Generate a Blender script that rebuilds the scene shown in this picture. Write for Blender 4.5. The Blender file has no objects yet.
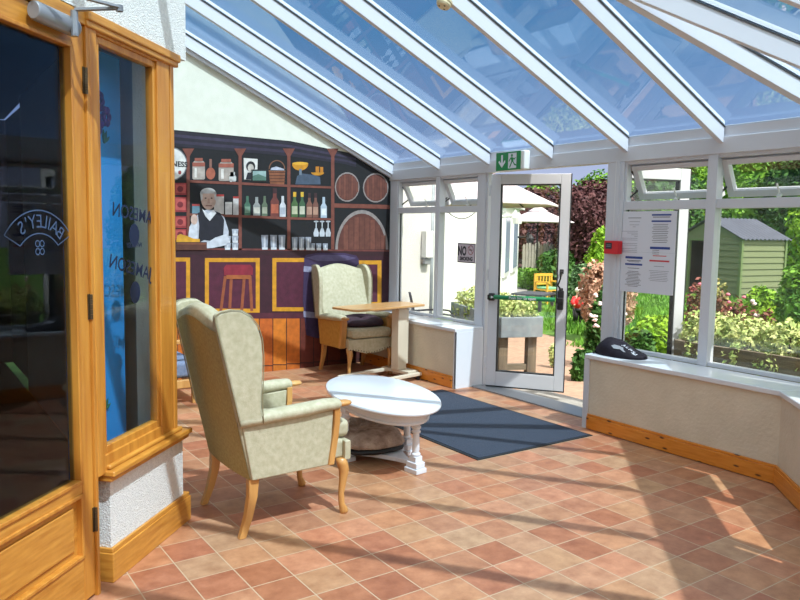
import bpy, bmesh, math, random
from mathutils import Vector, Matrix, noise
R = random.Random(7)
SC = bpy.context.scene
COL = SC.collection
PI = math.pi
S2 = math.sqrt(2)

# ------------------------------------------------------------------ camera
H = 1.5108
F = 731.44
CR = Vector((0.822106, -0.569073, 0.017278))
CU = Vector((0.039900, 0.087860, 0.995333))
CW = Vector((0.567935, 0.817580, -0.094936))
cam_d = bpy.data.cameras.new('camera')
cam_d.sensor_width = 36
cam_d.lens = F / 800 * 36
cam_d.clip_start = 0.02
cam_d.clip_end = 300
cam = bpy.data.objects.new('camera', cam_d)
COL.objects.link(cam)
m = Matrix.Identity(4)
for i in range(3):
    m[i][0] = CR[i]; m[i][1] = CU[i]; m[i][2] = -CW[i]
m[2][3] = H
cam.matrix_world = m
SC.camera = cam

def ray(px, py):
    return CW + CR * ((px - 400) / F) - CU * ((py - 300) / F)
def at(px, py, dist):
    """surveyed point: bearing of a place in the garden and its ground distance"""
    v = ray(px, py); k = dist / math.hypot(v.x, v.y)
    return Vector((v.x * k, v.y * k, H + v.z * k))

# ------------------------------------------------------------------ helpers
def lin(c):
    c /= 255.0
    return c / 12.92 if c <= 0.04045 else ((c + 0.055) / 1.055) ** 2.4
def rgb(r, g, b):
    return (lin(r), lin(g), lin(b), 1)

def LW(s, n, z):
    """frame of the chamfered house wall: s along it, n towards the room"""
    return Vector(((s + n) / S2, (s - n) / S2, z))

class MB:
    def __init__(self):
        self.v = []; self.f = []; self.mi = []; self.cur = 0
    def add(self, vs, fs):
        o = len(self.v)
        self.v += [Vector(p) for p in vs]
        for f in fs:
            self.f.append([i + o for i in f]); self.mi.append(self.cur)
        return self
    def box(self, x0, x1, y0, y1, z0, z1, fr=None):
        p = [(x, y, z) for z in (z0, z1) for y in (y0, y1) for x in (x0, x1)]
        if fr: p = [fr(*q) for q in p]
        fs = [(0, 2, 3, 1), (4, 5, 7, 6), (0, 1, 5, 4), (2, 6, 7, 3), (0, 4, 6, 2), (1, 3, 7, 5)]
        return self.add(p, fs)
    def obox(self, c, size, mat3):
        c = Vector(c)
        hx, hy, hz = [q / 2 for q in size]
        return self.box(-hx, hx, -hy, hy, -hz, hz, lambda x, y, z: c + mat3 @ Vector((x, y, z)))
    def bar(self, a, b, w, h, up=(0, 0, 1)):
        a = Vector(a); b = Vector(b); d = (b - a); L = d.length; d.normalize()
        s = d.cross(Vector(up))
        if s.length < 1e-5: s = d.cross(Vector((1, 0, 0)))
        s.normalize(); u = s.cross(d)
        M3 = Matrix((d, s, u)).transposed()
        return self.obox((a + b) / 2, (L, w, h), M3)
    def prism(self, pts, ext):
        n = len(pts); ext = Vector(ext)
        a = [Vector(p) for p in pts]; b = [p + ext for p in a]
        fs = [tuple(range(n))[::-1], tuple(range(n, 2 * n))]
        fs += [(i, (i + 1) % n, n + (i + 1) % n, n + i) for i in range(n)]
        return self.add(a + b, fs)
    def poly(self, pts):
        return self.add(pts, [tuple(range(len(pts)))])
    def loft(self, rings, caps=True, closed=True):
        n = len(rings[0]); vs = [p for r in rings for p in r]; fs = []
        for k in range(len(rings) - 1):
            for i in range(n if closed else n - 1):
                j = (i + 1) % n
                fs.append((k * n + i, k * n + j, (k + 1) * n + j, (k + 1) * n + i))
        if caps:
            fs.append(tuple(range(n))[::-1]); o = (len(rings) - 1) * n
            fs.append(tuple(range(o, o + n)))
        return self.add(vs, fs)
    def tube(self, path, r, n=8, caps=True):
        path = [Vector(p) for p in path]
        if not isinstance(r, (list, tuple)): r = [r] * len(path)
        rings = []; up = None
        for i, p in enumerate(path):
            d = (path[min(i + 1, len(path) - 1)] - path[max(i - 1, 0)]).normalized()
            if up is None:
                up = Vector((0, 0, 1)) if abs(d.z) < .9 else Vector((1, 0, 0))
            a = d.cross(up)
            if a.length < 1e-4: a = d.cross(Vector((0, 1, 0)))
            a.normalize(); b = a.cross(d); up = b
            rings.append([p + (a * math.cos(2 * PI * k / n) + b * math.sin(2 * PI * k / n)) * r[i] for k in range(n)])
        return self.loft(rings, caps)
    def lathe(self, prof, c=(0, 0, 0), n=20, caps=True):
        c = Vector(c)
        rings = [[c + Vector((r * math.cos(2 * PI * k / n), r * math.sin(2 * PI * k / n), z)) for k in range(n)] for r, z in prof]
        return self.loft(rings, caps)
    def ell(self, c, rx, ry, rz, n=16, m=10, fr=None):
        prof = []
        c = Vector(c); rings = []
        for j in range(m + 1):
            t = -PI / 2 + PI * (j + .02) / (m + .04)
            ring = []
            for k in range(n):
                a = 2 * PI * k / n
                p = Vector((rx * math.cos(t) * math.cos(a), ry * math.cos(t) * math.sin(a), rz * math.sin(t)))
                ring.append(c + (fr @ p if fr else p))
            rings.append(ring)
        return self.loft(rings)
    def build(self, name, mat=None, parent=None, smooth=False, bevel=0, seg=2, sub=0, tag=None, kind=None, fix=True):
        me = bpy.data.meshes.new(name)
        me.from_pydata([tuple(p) for p in self.v], [], self.f)
        mats = mat if isinstance(mat, (list, tuple)) else [mat]
        for q in mats: me.materials.append(q)
        if len(mats) > 1: me.polygons.foreach_set('material_index', self.mi)
        if fix:
            bm = bmesh.new(); bm.from_mesh(me)
            bmesh.ops.recalc_face_normals(bm, faces=bm.faces)
            bm.to_mesh(me); bm.free()
        if smooth or bevel: me.polygons.foreach_set('use_smooth', [True] * len(me.polygons))
        me.update()
        o = bpy.data.objects.new(name, me); COL.objects.link(o)
        if parent: o.parent = parent
        if bevel:
            b = o.modifiers.new('bevel', 'BEVEL'); b.width = bevel; b.segments = seg
            b.limit_method = 'ANGLE'; b.angle_limit = 0.6; b.harden_normals = True
        if sub:
            b = o.modifiers.new('sub', 'SUBSURF'); b.levels = sub; b.render_levels = sub
        if tag: set_tag(o, *tag)
        if kind: o['kind'] = kind
        return o

def set_tag(o, label, cat, group=None):
    o['label'] = label; o['category'] = cat
    if group: o['group'] = group
    return o
def thing(name, label, cat, loc=(0, 0, 0), rz=0, group=None):
    o = bpy.data.objects.new(name, None); COL.objects.link(o)
    o.empty_display_size = .1
    o.location = loc; o.rotation_euler = (0, 0, rz)
    return set_tag(o, label, cat, group)
def struct(o): o['kind'] = 'structure'; return o
def structroot(name, loc=(0, 0, 0)):
    o = bpy.data.objects.new(name, None); COL.objects.link(o); o.location = loc
    o['kind'] = 'structure'; return o
def dup(root, loc, rz, label=None, name=None):
    r = root.copy(); COL.objects.link(r); r.location = loc; r.rotation_euler = (0, 0, rz)
    if label: r['label'] = label
    for ch in list(root.children):
        c = ch.copy(); COL.objects.link(c); c.parent = r
        for g in list(ch.children):
            d = g.copy(); COL.objects.link(d); d.parent = c
    return r

def text_mb(txt, size, fr, ext=0, spacing=1.0, bold=0.0):
    """letters as mesh; fr maps (x, y) of the line of text to the place"""
    cu = bpy.data.curves.new('t', 'FONT'); cu.body = txt; cu.size = size
    cu.align_x = 'CENTER'; cu.space_character = spacing; cu.offset = bold
    cu.resolution_u = 3
    ob = bpy.data.objects.new('t', cu); COL.objects.link(ob)
    dg = bpy.context.evaluated_depsgraph_get()
    me = bpy.data.meshes.new_from_object(ob.evaluated_get(dg))
    mb = MB(); mb.add([fr(v.co.x, v.co.y) for v in me.vertices], [tuple(p.vertices) for p in me.polygons])
    bpy.data.objects.remove(ob); bpy.data.curves.remove(cu); bpy.data.meshes.remove(me)
    return mb

# ------------------------------------------------------------------ materials
def mat(name, col, rough=.6, col2=None, scale=8, detail=4, bump=0, bscale=60, metal=0, spec=.5, stretch=None, sheen=0, bdist=.01, coat=0):
    m = bpy.data.materials.new(name); m.use_nodes = True
    nt = m.node_tree; N = nt.nodes; L = nt.links
    b = N['Principled BSDF']
    b.inputs['Roughness'].default_value = rough
    b.inputs['Metallic'].default_value = metal
    b.inputs['Specular IOR Level'].default_value = spec
    if sheen: b.inputs['Sheen Weight'].default_value = sheen
    if coat: b.inputs['Coat Weight'].default_value = coat
    b.inputs['Base Color'].default_value = col
    tc = N.new('ShaderNodeTexCoord'); mp = N.new('ShaderNodeMapping')
    L.new(tc.outputs['Object'], mp.inputs['Vector'])
    if stretch: mp.inputs['Scale'].default_value = stretch
    if col2:
        n = N.new('ShaderNodeTexNoise'); n.inputs['Scale'].default_value = scale; n.inputs['Detail'].default_value = detail
        L.new(mp.outputs['Vector'], n.inputs['Vector'])
        r = N.new('ShaderNodeValToRGB'); r.color_ramp.elements[0].position = .32; r.color_ramp.elements[1].position = .68
        r.color_ramp.elements[0].color = col; r.color_ramp.elements[1].color = col2
        L.new(n.outputs['Fac'], r.inputs['Fac']); L.new(r.outputs['Color'], b.inputs['Base Color'])
    if bump:
        n = N.new('ShaderNodeTexNoise'); n.inputs['Scale'].default_value = bscale; n.inputs['Detail'].default_value = 3
        L.new(tc.outputs['Object'], n.inputs['Vector'])
        bp = N.new('ShaderNodeBump'); bp.inputs['Strength'].default_value = bump; bp.inputs['Distance'].default_value = bdist
        L.new(n.outputs['Fac'], bp.inputs['Height']); L.new(bp.outputs['Normal'], b.inputs['Normal'])
    return m

def wood(name, c1, c2, rough=.35, along='z', scale=1.0, knots=None, coat=.2):
    st = {'x': (1.2, 14, 14), 'y': (14, 1.2, 14), 'z': (14, 14, 1.2), 's': (10, 10, 1.2), 'd': (3, 3, 26)}[along]
    m = mat(name, c1, rough, c2, 2.2 * scale, 6, .08, 40, stretch=st, coat=coat)
    if knots:
        nt = m.node_tree; N = nt.nodes; L = nt.links; b = N['Principled BSDF']
        src = b.inputs['Base Color'].links[0].from_socket
        tc = N.new('ShaderNodeTexCoord'); sp = N.new('ShaderNodeSeparateXYZ'); L.new(tc.outputs['Object'], sp.inputs[0])
        su = N.new('ShaderNodeMath'); su.operation = 'SUBTRACT'; L.new(sp.outputs['Y'], su.inputs[0]); L.new(sp.outputs['X'], su.inputs[1])
        cb = N.new('ShaderNodeCombineXYZ'); L.new(su.outputs[0], cb.inputs['X']); L.new(sp.outputs['Z'], cb.inputs['Y'])
        mp = N.new('ShaderNodeMapping'); mp.inputs['Scale'].default_value = (4.3, 13, 1); mp.inputs['Location'].default_value = (.3, .2, 0); L.new(cb.outputs[0], mp.inputs['Vector'])
        v = N.new('ShaderNodeTexVoronoi'); v.voronoi_dimensions = '2D'; v.inputs['Scale'].default_value = 1
        L.new(mp.outputs['Vector'], v.inputs['Vector'])
        r = N.new('ShaderNodeValToRGB'); r.color_ramp.elements[0].position = .05; r.color_ramp.elements[1].position = .11
        r.color_ramp.elements[0].color = (1, 1, 1, 1); r.color_ramp.elements[1].color = (0, 0, 0, 1)
        L.new(v.outputs['Distance'], r.inputs['Fac'])
        mx = N.new('ShaderNodeMixRGB'); mx.inputs['Color2'].default_value = knots
        L.new(r.outputs['Color'], mx.inputs['Fac']); L.new(src, mx.inputs['Color1']); L.new(mx.outputs['Color'], b.inputs['Base Color'])
    return m

def glass(name, tint=(1, 1, 1, 1), ior=1.5, refl=(1, 1, 1, 1), rough=0.0):
    m = bpy.data.materials.new(name); m.use_nodes = True
    nt = m.node_tree; N = nt.nodes; L = nt.links
    N.remove(N['Principled BSDF']); out = N['Material Output']
    t = N.new('ShaderNodeBsdfTransparent'); t.inputs['Color'].default_value = tint
    g = N.new('ShaderNodeBsdfGlossy'); g.inputs['Roughness'].default_value = rough; g.inputs['Color'].default_value = refl
    ge = N.new('ShaderNodeNewGeometry'); dt = N.new('ShaderNodeVectorMath'); dt.operation = 'DOT_PRODUCT'
    L.new(ge.outputs['Incoming'], dt.inputs[0]); L.new(ge.outputs['Normal'], dt.inputs[1])
    def mth(op, a, b):
        n = N.new('ShaderNodeMath'); n.operation = op
        for i, q in enumerate((a, b)):
            if q is None: continue
            if isinstance(q, (int, float)): n.inputs[i].default_value = q
            else: L.new(q, n.inputs[i])
        return n.outputs[0]
    r0 = ((ior - 1) / (ior + 1)) ** 2
    c1 = mth('SUBTRACT', 1.0, mth('ABSOLUTE', dt.outputs['Value'], None))
    f = mth('ADD', mth('MULTIPLY', mth('POWER', c1, 5.0), 1 - r0), r0)     # Schlick, same from either side of the thin pane
    mx = N.new('ShaderNodeMixShader')
    L.new(f, mx.inputs['Fac']); L.new(t.outputs['BSDF'], mx.inputs[1]); L.new(g.outputs['BSDF'], mx.inputs[2])
    L.new(mx.outputs['Shader'], out.inputs['Surface'])
    return m

def tile_mat():
    m = mat('terracotta tiles', (1, 1, 1, 1), .42)
    nt = m.node_tree; N = nt.nodes; L = nt.links; b = N['Principled BSDF']
    tc = N.new('ShaderNodeTexCoord'); mp = N.new('ShaderNodeMapping')
    mp.inputs['Location'].default_value = (-1.988 + 40.0, -2.972 + 40.0, 0)
    L.new(tc.outputs['Object'], mp.inputs['Vector'])
    br = N.new('ShaderNodeTexBrick'); br.offset = 0; br.squash = 1
    br.inputs['Scale'].default_value = 1; br.inputs['Brick Width'].default_value = .2; br.inputs['Row Height'].default_value = .2
    br.inputs['Mortar Size'].default_value = .0032; br.inputs['Mortar Smooth'].default_value = .3; br.inputs['Bias'].default_value = 0
    br.inputs['Color1'].default_value = (0, 0, 0, 1); br.inputs['Color2'].default_value = (1, 1, 1, 1); br.inputs['Mortar'].default_value = (.5, .5, .5, 1)
    L.new(mp.outputs['Vector'], br.inputs['Vector'])
    r = N.new('ShaderNodeValToRGB'); cr = r.color_ramp
    cols = [(0, (172, 110, 80)), (.2, (198, 138, 102)), (.4, (192, 148, 112)), (.55, (180, 114, 86)), (.72, (190, 152, 120)), (.88, (204, 138, 106)), (1, (184, 142, 110))]
    cr.elements[0].position = 0; cr.elements[0].color = rgb(*cols[0][1])
    cr.elements[1].position = 1; cr.elements[1].color = rgb(*cols[-1][1])
    for p, c in cols[1:-1]:
        e = cr.elements.new(p); e.color = rgb(*c)
    L.new(br.outputs['Color'], r.inputs['Fac'])
    n = N.new('ShaderNodeTexNoise'); n.inputs['Scale'].default_value = 11; n.inputs['Detail'].default_value = 6; n.inputs['Roughness'].default_value = .65
    L.new(tc.outputs['Object'], n.inputs['Vector'])
    r2 = N.new('ShaderNodeValToRGB'); r2.color_ramp.elements[0].position = .3; r2.color_ramp.elements[1].position = .72
    r2.color_ramp.elements[0].color = rgb(205, 190, 180); r2.color_ramp.elements[1].color = (1.0, 1.0, .96, 1)
    L.new(n.outputs['Fac'], r2.inputs['Fac'])
    mu = N.new('ShaderNodeMixRGB'); mu.blend_type = 'MULTIPLY'; mu.inputs['Fac'].default_value = 1
    L.new(r.outputs['Color'], mu.inputs['Color1']); L.new(r2.outputs['Color'], mu.inputs['Color2'])
    mx = N.new('ShaderNodeMixRGB'); mx.inputs['Color2'].default_value = rgb(186, 160, 132)
    L.new(br.outputs['Fac'], mx.inputs['Fac']); L.new(mu.outputs['Color'], mx.inputs['Color1'])
    L.new(mx.outputs['Color'], b.inputs['Base Color'])
    bp = N.new('ShaderNodeBump'); bp.inputs['Strength'].default_value = .35; bp.inputs['Distance'].default_value = .004; bp.invert = True
    ad = N.new('ShaderNodeMath'); ad.operation = 'MULTIPLY_ADD'; ad.inputs[1].default_value = 1; 
    n2 = N.new('ShaderNodeMath'); n2.operation = 'MULTIPLY'; n2.inputs[1].default_value = -.25
    L.new(n.outputs['Fac'], n2.inputs[0]); L.new(br.outputs['Fac'], ad.inputs[0]); L.new(n2.outputs[0], ad.inputs[2])
    L.new(ad.outputs[0], bp.inputs['Height']); L.new(bp.outputs['Normal'], b.inputs['Normal'])
    return m

M = {}
M['tile'] = tile_mat()
M['upvc'] = mat('white frame', rgb(204, 206, 214), .35)
M['white'] = mat('white paint', rgb(232, 232, 232), .3)
M['whitesatin'] = mat('white satin paint', rgb(216, 218, 224), .22)
M['dash'] = mat('roughcast white', rgb(235, 234, 230), .9, rgb(222, 221, 218), 60, 3, .9, 150, bdist=.012)
M['cream'] = mat('cream wall', rgb(220, 219, 206), .85, rgb(213, 212, 198), 12, 3, .25, 120)
M['plaster'] = mat('textured beige plaster', rgb(214, 202, 182), .85, rgb(204, 192, 172), 5, 3, .5, 45, bdist=.008)
M['oak'] = wood('oak', rgb(206, 142, 58), rgb(180, 112, 38), .38, 'z')
M['oakh'] = wood('oak along', rgb(208, 146, 62), rgb(180, 116, 42), .38, 'd')
M['pine'] = wood('varnished pine', rgb(222, 142, 52), rgb(204, 120, 34), .33, 'd', knots=rgb(84, 40, 14))
M['beech'] = wood('beech', rgb(206, 154, 90), rgb(184, 128, 68), .35, 'z', .7)
M['beechtop'] = wood('beech top', rgb(200, 152, 98), rgb(182, 130, 78), .35, 'x', .7)
M['fabric'] = mat('sage vinyl', rgb(188, 180, 154), .55, rgb(170, 162, 134), 34, 5, .15, 160, spec=.35)
M['fabric2'] = mat('sage weave', rgb(170, 152, 98), .8, rgb(150, 130, 78), 70, 5, .3, 240)
M['piping'] = mat('piping', rgb(140, 132, 102), .6)
M['stud'] = mat('nail heads', rgb(50, 40, 34), .35, metal=.6)
M['blueupholstery'] = mat('grey blue fabric', rgb(120, 132, 158), .85, rgb(104, 116, 142), 40, 3)
M['mat'] = mat('charcoal blue mat', rgb(58, 66, 82), .95, rgb(42, 50, 64), 160, 3, .6, 320)
M['matedge'] = mat('mat rubber', rgb(26, 28, 32), .7)
M['plum'] = mat('plum cloth', rgb(58, 34, 46), .9, rgb(42, 24, 34), 20, 3, .3, 60)
M['fur'] = mat('mottled fleece', rgb(190, 172, 158), .95, rgb(132, 112, 100), 14, 4, .9, 90, bdist=.02)
M['black'] = mat('black', rgb(22, 20, 24), .55)
M['blackbag'] = mat('black nylon', rgb(34, 29, 38), .75, rgb(24, 20, 28), 12, 3, .5, 14, bdist=.03, spec=.2)
M['cream_metal'] = mat('cream enamel', rgb(214, 200, 178), .4)
M['steel'] = mat('steel', rgb(150, 148, 144), .35, metal=.8)
M['brass'] = mat('worn hinge', rgb(92, 76, 56), .45, metal=.7)
M['alu'] = mat('silver enamel', rgb(146, 148, 154), .35, metal=.35)
M['greybox'] = mat('rubber gasket', rgb(40, 42, 46), .6)
M['greensign'] = mat('sign green', rgb(0, 128, 66), .4)
M['bargreen'] = mat('push bar green', rgb(20, 122, 74), .4)
M['red'] = mat('call point red', rgb(206, 34, 44), .4)
M['paper'] = mat('paper', rgb(214, 216, 226), .6)
M['sign'] = mat('sign plate', rgb(196, 188, 200), .5)
M['ink'] = mat('ink', rgb(40, 40, 52), .6)
M['inkgrey'] = mat('grey ink', rgb(128, 130, 142), .6)
M['inkblue'] = mat('blue ink', rgb(40, 64, 140), .6)
M['inkred'] = mat('red ink', rgb(200, 60, 70), .6)
M['beige'] = mat('aged plastic', rgb(214, 200, 164), .5)
M['roofglass'] = glass('blue roof glass', (.80, .90, .98, 1), 1.45)
M['pane'] = glass('clear pane', (.96, .98, .97, 1), 1.45)
M['darkpane'] = glass('tinted double pane', (.62, .68, .78, 1), 1.36)
M['oakpane'] = glass('clear oak window pane', (.88, .93, .97, 1), 1.33)
M['etch'] = mat('etched lettering', rgb(58, 78, 110), .6)
M['etchdark'] = mat('dark lettering', rgb(8, 26, 58), .6)
M['bluepanel'] = mat('blue board', rgb(44, 146, 206), .7)
M['purpleflower'] = mat('violet petals', rgb(60, 22, 104), .7)
M['leafdecal'] = mat('green decal', rgb(30, 90, 60), .7)
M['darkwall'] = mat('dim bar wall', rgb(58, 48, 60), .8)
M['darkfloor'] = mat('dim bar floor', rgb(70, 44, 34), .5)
M['render'] = mat('white render', rgb(240, 240, 238), .85)
M['stone'] = mat('pinkish paving', rgb(186, 152, 128), .9, rgb(164, 132, 112), 14, 5, .2, 60)
M['concrete'] = mat('grey concrete', rgb(168, 164, 158), .9, rgb(146, 142, 136), 10, 4)
M['lawn'] = mat('lawn soil', rgb(96, 136, 40), .95, rgb(66, 108, 28), 3, 5)
M['grass'] = mat('grass', rgb(112, 164, 46), .7, rgb(78, 128, 32), 1.2, 3)
M['timber'] = wood('weathered timber', rgb(134, 118, 98), rgb(104, 92, 78), .85, 'z', coat=0)
M['timberh'] = wood('weathered plank', rgb(140, 126, 106), rgb(104, 94, 80), .85, 'd', coat=0)
M['greymetal'] = mat('grey galvanised', rgb(150, 158, 164), .5, rgb(128, 136, 144), 9, 3)
M['shed'] = mat('sage shed panel', rgb(112, 120, 86), .55)
M['shedtrim'] = mat('shed trim', rgb(104, 122, 78), .55)
M['shedroof'] = mat('shed roof sheet', rgb(66, 70, 86), .4, rgb(76, 80, 96), 2, 2)
M['dark'] = mat('dark inside', rgb(30, 32, 34), .9)
M['canopy'] = mat('pale canopy', rgb(212, 198, 204), .9)
M['pole'] = mat('dark pole', rgb(46, 46, 50), .5)
M['yellowwood'] = mat('yellow wood', rgb(226, 172, 60), .6)
M['greencushion'] = mat('green cushion', rgb(120, 180, 140), .9)
M['slate'] = mat('slate table', rgb(66, 68, 78), .7)
M['fence'] = wood('grey fence', rgb(170, 164, 154), rgb(138, 132, 124), .9, 'z', coat=0)
M['bluewin'] = mat('window dark', rgb(150, 166, 190), .2)
def leaf(name, a, b, sc=2.5, trans=.25):
    m = mat(name, rgb(*a), .6, rgb(*b), sc, 4, spec=.3)
    m.node_tree.nodes['Principled BSDF'].inputs['Subsurface Weight'].default_value = 0
    return m
M['beechleaf'] = leaf('copper beech leaves', (104, 66, 66), (66, 38, 44), 3)
M['green1'] = leaf('fresh leaves', (122, 168, 50), (64, 116, 34))
M['green2'] = leaf('bright leaves', (150, 186, 44), (98, 150, 34))
M['green3'] = leaf('deep leaves', (74, 118, 46), (38, 76, 30))
M['green4'] = leaf('blue green leaves', (118, 148, 104), (70, 108, 64))
M['varieg'] = leaf('variegated leaves', (226, 226, 158), (140, 170, 84), 9)
M['pinkleaf'] = leaf('pink buff foliage', (214, 172, 148), (168, 128, 104), 6)
M['redleaf'] = leaf('reddish foliage', (150, 76, 74), (92, 88, 48), 8)
M['strawleaf'] = leaf('straw stems', (188, 170, 110), (130, 138, 70), 6)
M['petal'] = mat('pale petals', rgb(248, 226, 226), .7)
M['pinkpetal'] = mat('pink petals', rgb(226, 120, 140), .7)
M['bark'] = mat('bark', rgb(92, 76, 60), .9, rgb(70, 58, 46), 12)
M['skin'] = mat('painted skin', rgb(226, 176, 150), .6)
M['hair'] = mat('white hair', rgb(240, 232, 220), .8)
M['gnomered'] = mat('red coat', rgb(214, 44, 44), .6)

# ------------------------------------------------------------------ light
SUN = Vector((.07, -.67, 1)).normalized()
sd = bpy.data.lights.new('sun', 'SUN'); sd.energy = 4.2; sd.angle = .012; sd.color = (1, .96, .89)
so = bpy.data.objects.new('sun', sd); COL.objects.link(so); so.location = (0, -6, 12)
so.rotation_euler = SUN.to_track_quat('Z', 'Y').to_euler()
w = bpy.data.worlds.new('sky'); SC.world = w; w.use_nodes = True
N = w.node_tree.nodes; L = w.node_tree.links
bg = N['Background']
tc = N.new('ShaderNodeTexCoord'); sx = N.new('ShaderNodeSeparateXYZ'); L.new(tc.outputs['Generated'], sx.inputs[0])
rp = N.new('ShaderNodeValToRGB'); cr = rp.color_ramp
cr.elements[0].position = 0; cr.elements[0].color = rgb(172, 176, 204)
cr.elements[1].position = .75; cr.elements[1].color = rgb(54, 100, 148)
e = cr.elements.new(.25); e.color = rgb(92, 132, 168)
L.new(sx.outputs['Z'], rp.inputs['Fac'])
nz = N.new('ShaderNodeTexNoise'); nz.inputs['Scale'].default_value = 2.6; nz.inputs['Detail'].default_value = 7; nz.inputs['Roughness'].default_value = .58
mp = N.new('ShaderNodeMapping'); mp.inputs['Scale'].default_value = (1, 1, 2.2); mp.inputs['Location'].default_value = (3.1, .4, 0)
L.new(tc.outputs['Generated'], mp.inputs['Vector']); L.new(mp.outputs['Vector'], nz.inputs['Vector'])
rc = N.new('ShaderNodeValToRGB'); rc.color_ramp.elements[0].position = .56; rc.color_ramp.elements[1].position = .8
L.new(nz.outputs['Fac'], rc.inputs['Fac'])
mx = N.new('ShaderNodeMixRGB'); mx.inputs['Color2'].default_value = (.36, .45, .56, 1)
L.new(rc.outputs['Color'], mx.inputs['Fac']); L.new(rp.outputs['Color'], mx.inputs['Color1'])
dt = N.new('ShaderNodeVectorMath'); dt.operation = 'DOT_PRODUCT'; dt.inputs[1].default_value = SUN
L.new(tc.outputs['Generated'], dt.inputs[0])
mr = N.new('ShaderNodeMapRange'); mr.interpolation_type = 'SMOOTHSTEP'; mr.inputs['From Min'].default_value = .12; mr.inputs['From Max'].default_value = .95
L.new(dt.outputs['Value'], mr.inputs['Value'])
hz = N.new('ShaderNodeMixRGB'); hz.inputs['Color2'].default_value = (1.88, 1.81, 1.68, 1)  # sky brightened around the sun, out of view, to lift the room's fill
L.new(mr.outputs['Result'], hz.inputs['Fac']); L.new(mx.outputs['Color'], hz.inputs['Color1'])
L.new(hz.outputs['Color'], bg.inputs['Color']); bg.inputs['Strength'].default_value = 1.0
SC.view_settings.view_transform = 'Standard'; SC.view_settings.look = 'None'
SC.view_settings.gamma = 1; SC.view_settings.use_curve_mapping = False
SC.view_settings.exposure = 0.5
SC.cycles.transparent_max_bounces = 32
SC.cycles.max_bounces = 10
SC.cycles.diffuse_bounces = 6
SC.cycles.sample_clamp_indirect = 6
SC.cycles.caustics_reflective = False

# ================================================================== SETTING
GX = 4.75            # inner face of the glazed side
GY2 = 2.111          # its corner with the angled bay
RT = .445            # roof pitch (rise per metre)
YW = 7.05            # gable wall with the mural
TOPX = 1.2
def rz_main(x): return 2.155 + RT * (4.70 - x)       # underside of rafters
MB().box(-4.2, 4.76, -1.8, 7.3, -.12, 0).build('floor', M['tile'], kind='structure')

# gable wall (slope-topped)
pts = [(.97, YW, 0), (4.82, YW, 0), (4.82, YW, rz_main(4.82) + .10), (.97, YW, rz_main(.97) + .10)]
MB().prism(pts, (0, .25, 0)).build('wall_back', M['cream'], kind='structure')
MB().box(4.82, 5.33, YW, 7.30, -.1, 2.14).build('wall_outside', M['dash'], kind='structure')
# house wall behind the corner and the other wing
MB().box(.97, 1.12, 3.66, YW, 0, 2.32).box(.97, TOPX, 3.66, YW, 2.32, 3.80).build('wall_house', M['cream'], kind='structure')
MB().box(-4.2, -.60, 1.84, 1.99, 0, 3.80).build('wall_wing', M['cream'], kind='structure')
MB().box(-4.35, -4.2, -1.8, 1.9, 0, 3.6).build('wall_end', M['cream'], kind='structure')
# chamfered wall: plaster above and below the window
mb = MB(); mb.box(.95, 3.42, -1.84, -1.70, 2.315, 3.80, LW)
mb.build('wall_left', M['dash'], kind='structure')
MB().box(2.732, 3.385, -1.84, -1.722, .0, .47, LW).build('wall_left_lower', M['dash'], kind='structure')
mb = MB(); mb.box(2.728, 3.428, -1.722, -1.700, 0, .128, LW); mb.box(2.731, 3.424, -1.722, -1.706, .128, .148, LW)
mb.box(2.712, 2.732, -1.80, -1.700, 0, .128, LW); mb.box(2.718, 2.732, -1.80, -1.706, .128, .148, LW); mb.box(3.385, 3.424, -1.80, -1.722, 0, .148, LW)
mb.build('baseboard_left', M['oakh'], kind='structure', bevel=.004)

# oak window beside the door
w1 = structroot('window_1', LW(2.7, -1.75, .5))
off = -LW(2.7, -1.75, .5)
def LO(s, n, z): return LW(s, n, z) + off
mb = MB()
mb.box(2.622, 2.672, -1.76, -1.700, .49, 2.30, LO)          # left post
mb.box(2.672, 2.712, -1.756, -1.716, .56, 2.25, LO)
mb.box(3.150, 3.262, -1.76, -1.705, .49, 2.27, LO)          # right post
mb.box(3.130, 3.152, -1.756, -1.716, .56, 2.25, LO)
mb.box(3.266, 3.300, -1.76, -1.702, .49, 2.30, LO)
mb.box(2.672, 3.15, -1.76, -1.706, 2.252, 2.29, LO)         # head
mb.box(2.712, 3.13, -1.756, -1.716, 2.224, 2.255, LO)
mb.box(2.672, 3.15, -1.76, -1.706, .49, .565, LO)           # bottom rail
mb.box(2.712, 3.13, -1.756, -1.716, .56, .597, LO)
mb.build('frame', M['oak'], w1, bevel=.005)
mb = MB(); mb.box(2.60, 3.335, -1.715, -1.682, 2.285, 2.322, LO)
mb.box(2.60, 3.327, -1.715, -1.69, 2.262, 2.287, LO)
mb.build('head_moulding', M['oakh'], w1, bevel=.006)
mb = MB(); mb.box(2.675, 3.385, -1.82, -1.664, .474, .500, LO); mb.box(2.682, 3.378, -1.75, -1.680, .450, .476, LO)
mb.box(2.69, 3.33, -1.74, -1.69, .500, .520, LO)
mb.build('window_sill', M['oakh'], w1, bevel=.008)
MB().box(2.69, 3.145, -1.744, -1.738, .585, 2.235, LO).build('pane', M['oakpane'], w1)
def wtext(t, s, z, size, rot=0.0, n=-1.7365, matn='etchdark', nm='etched_lettering'):
    c, si = math.cos(rot), math.sin(rot)
    text_mb(t, size, lambda x, y: LO(s - (x * c - y * si), n, z + x * si + y * c), bold=.001).build(nm, M[matn], w1, fix=False)
wtext('JAMESON', 2.985, 1.535, .082, .10)
wtext('WHISKEY', 2.985, 1.415, .03)
wtext('JAMESON', 2.95, 1.30, .082, .22)
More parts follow.
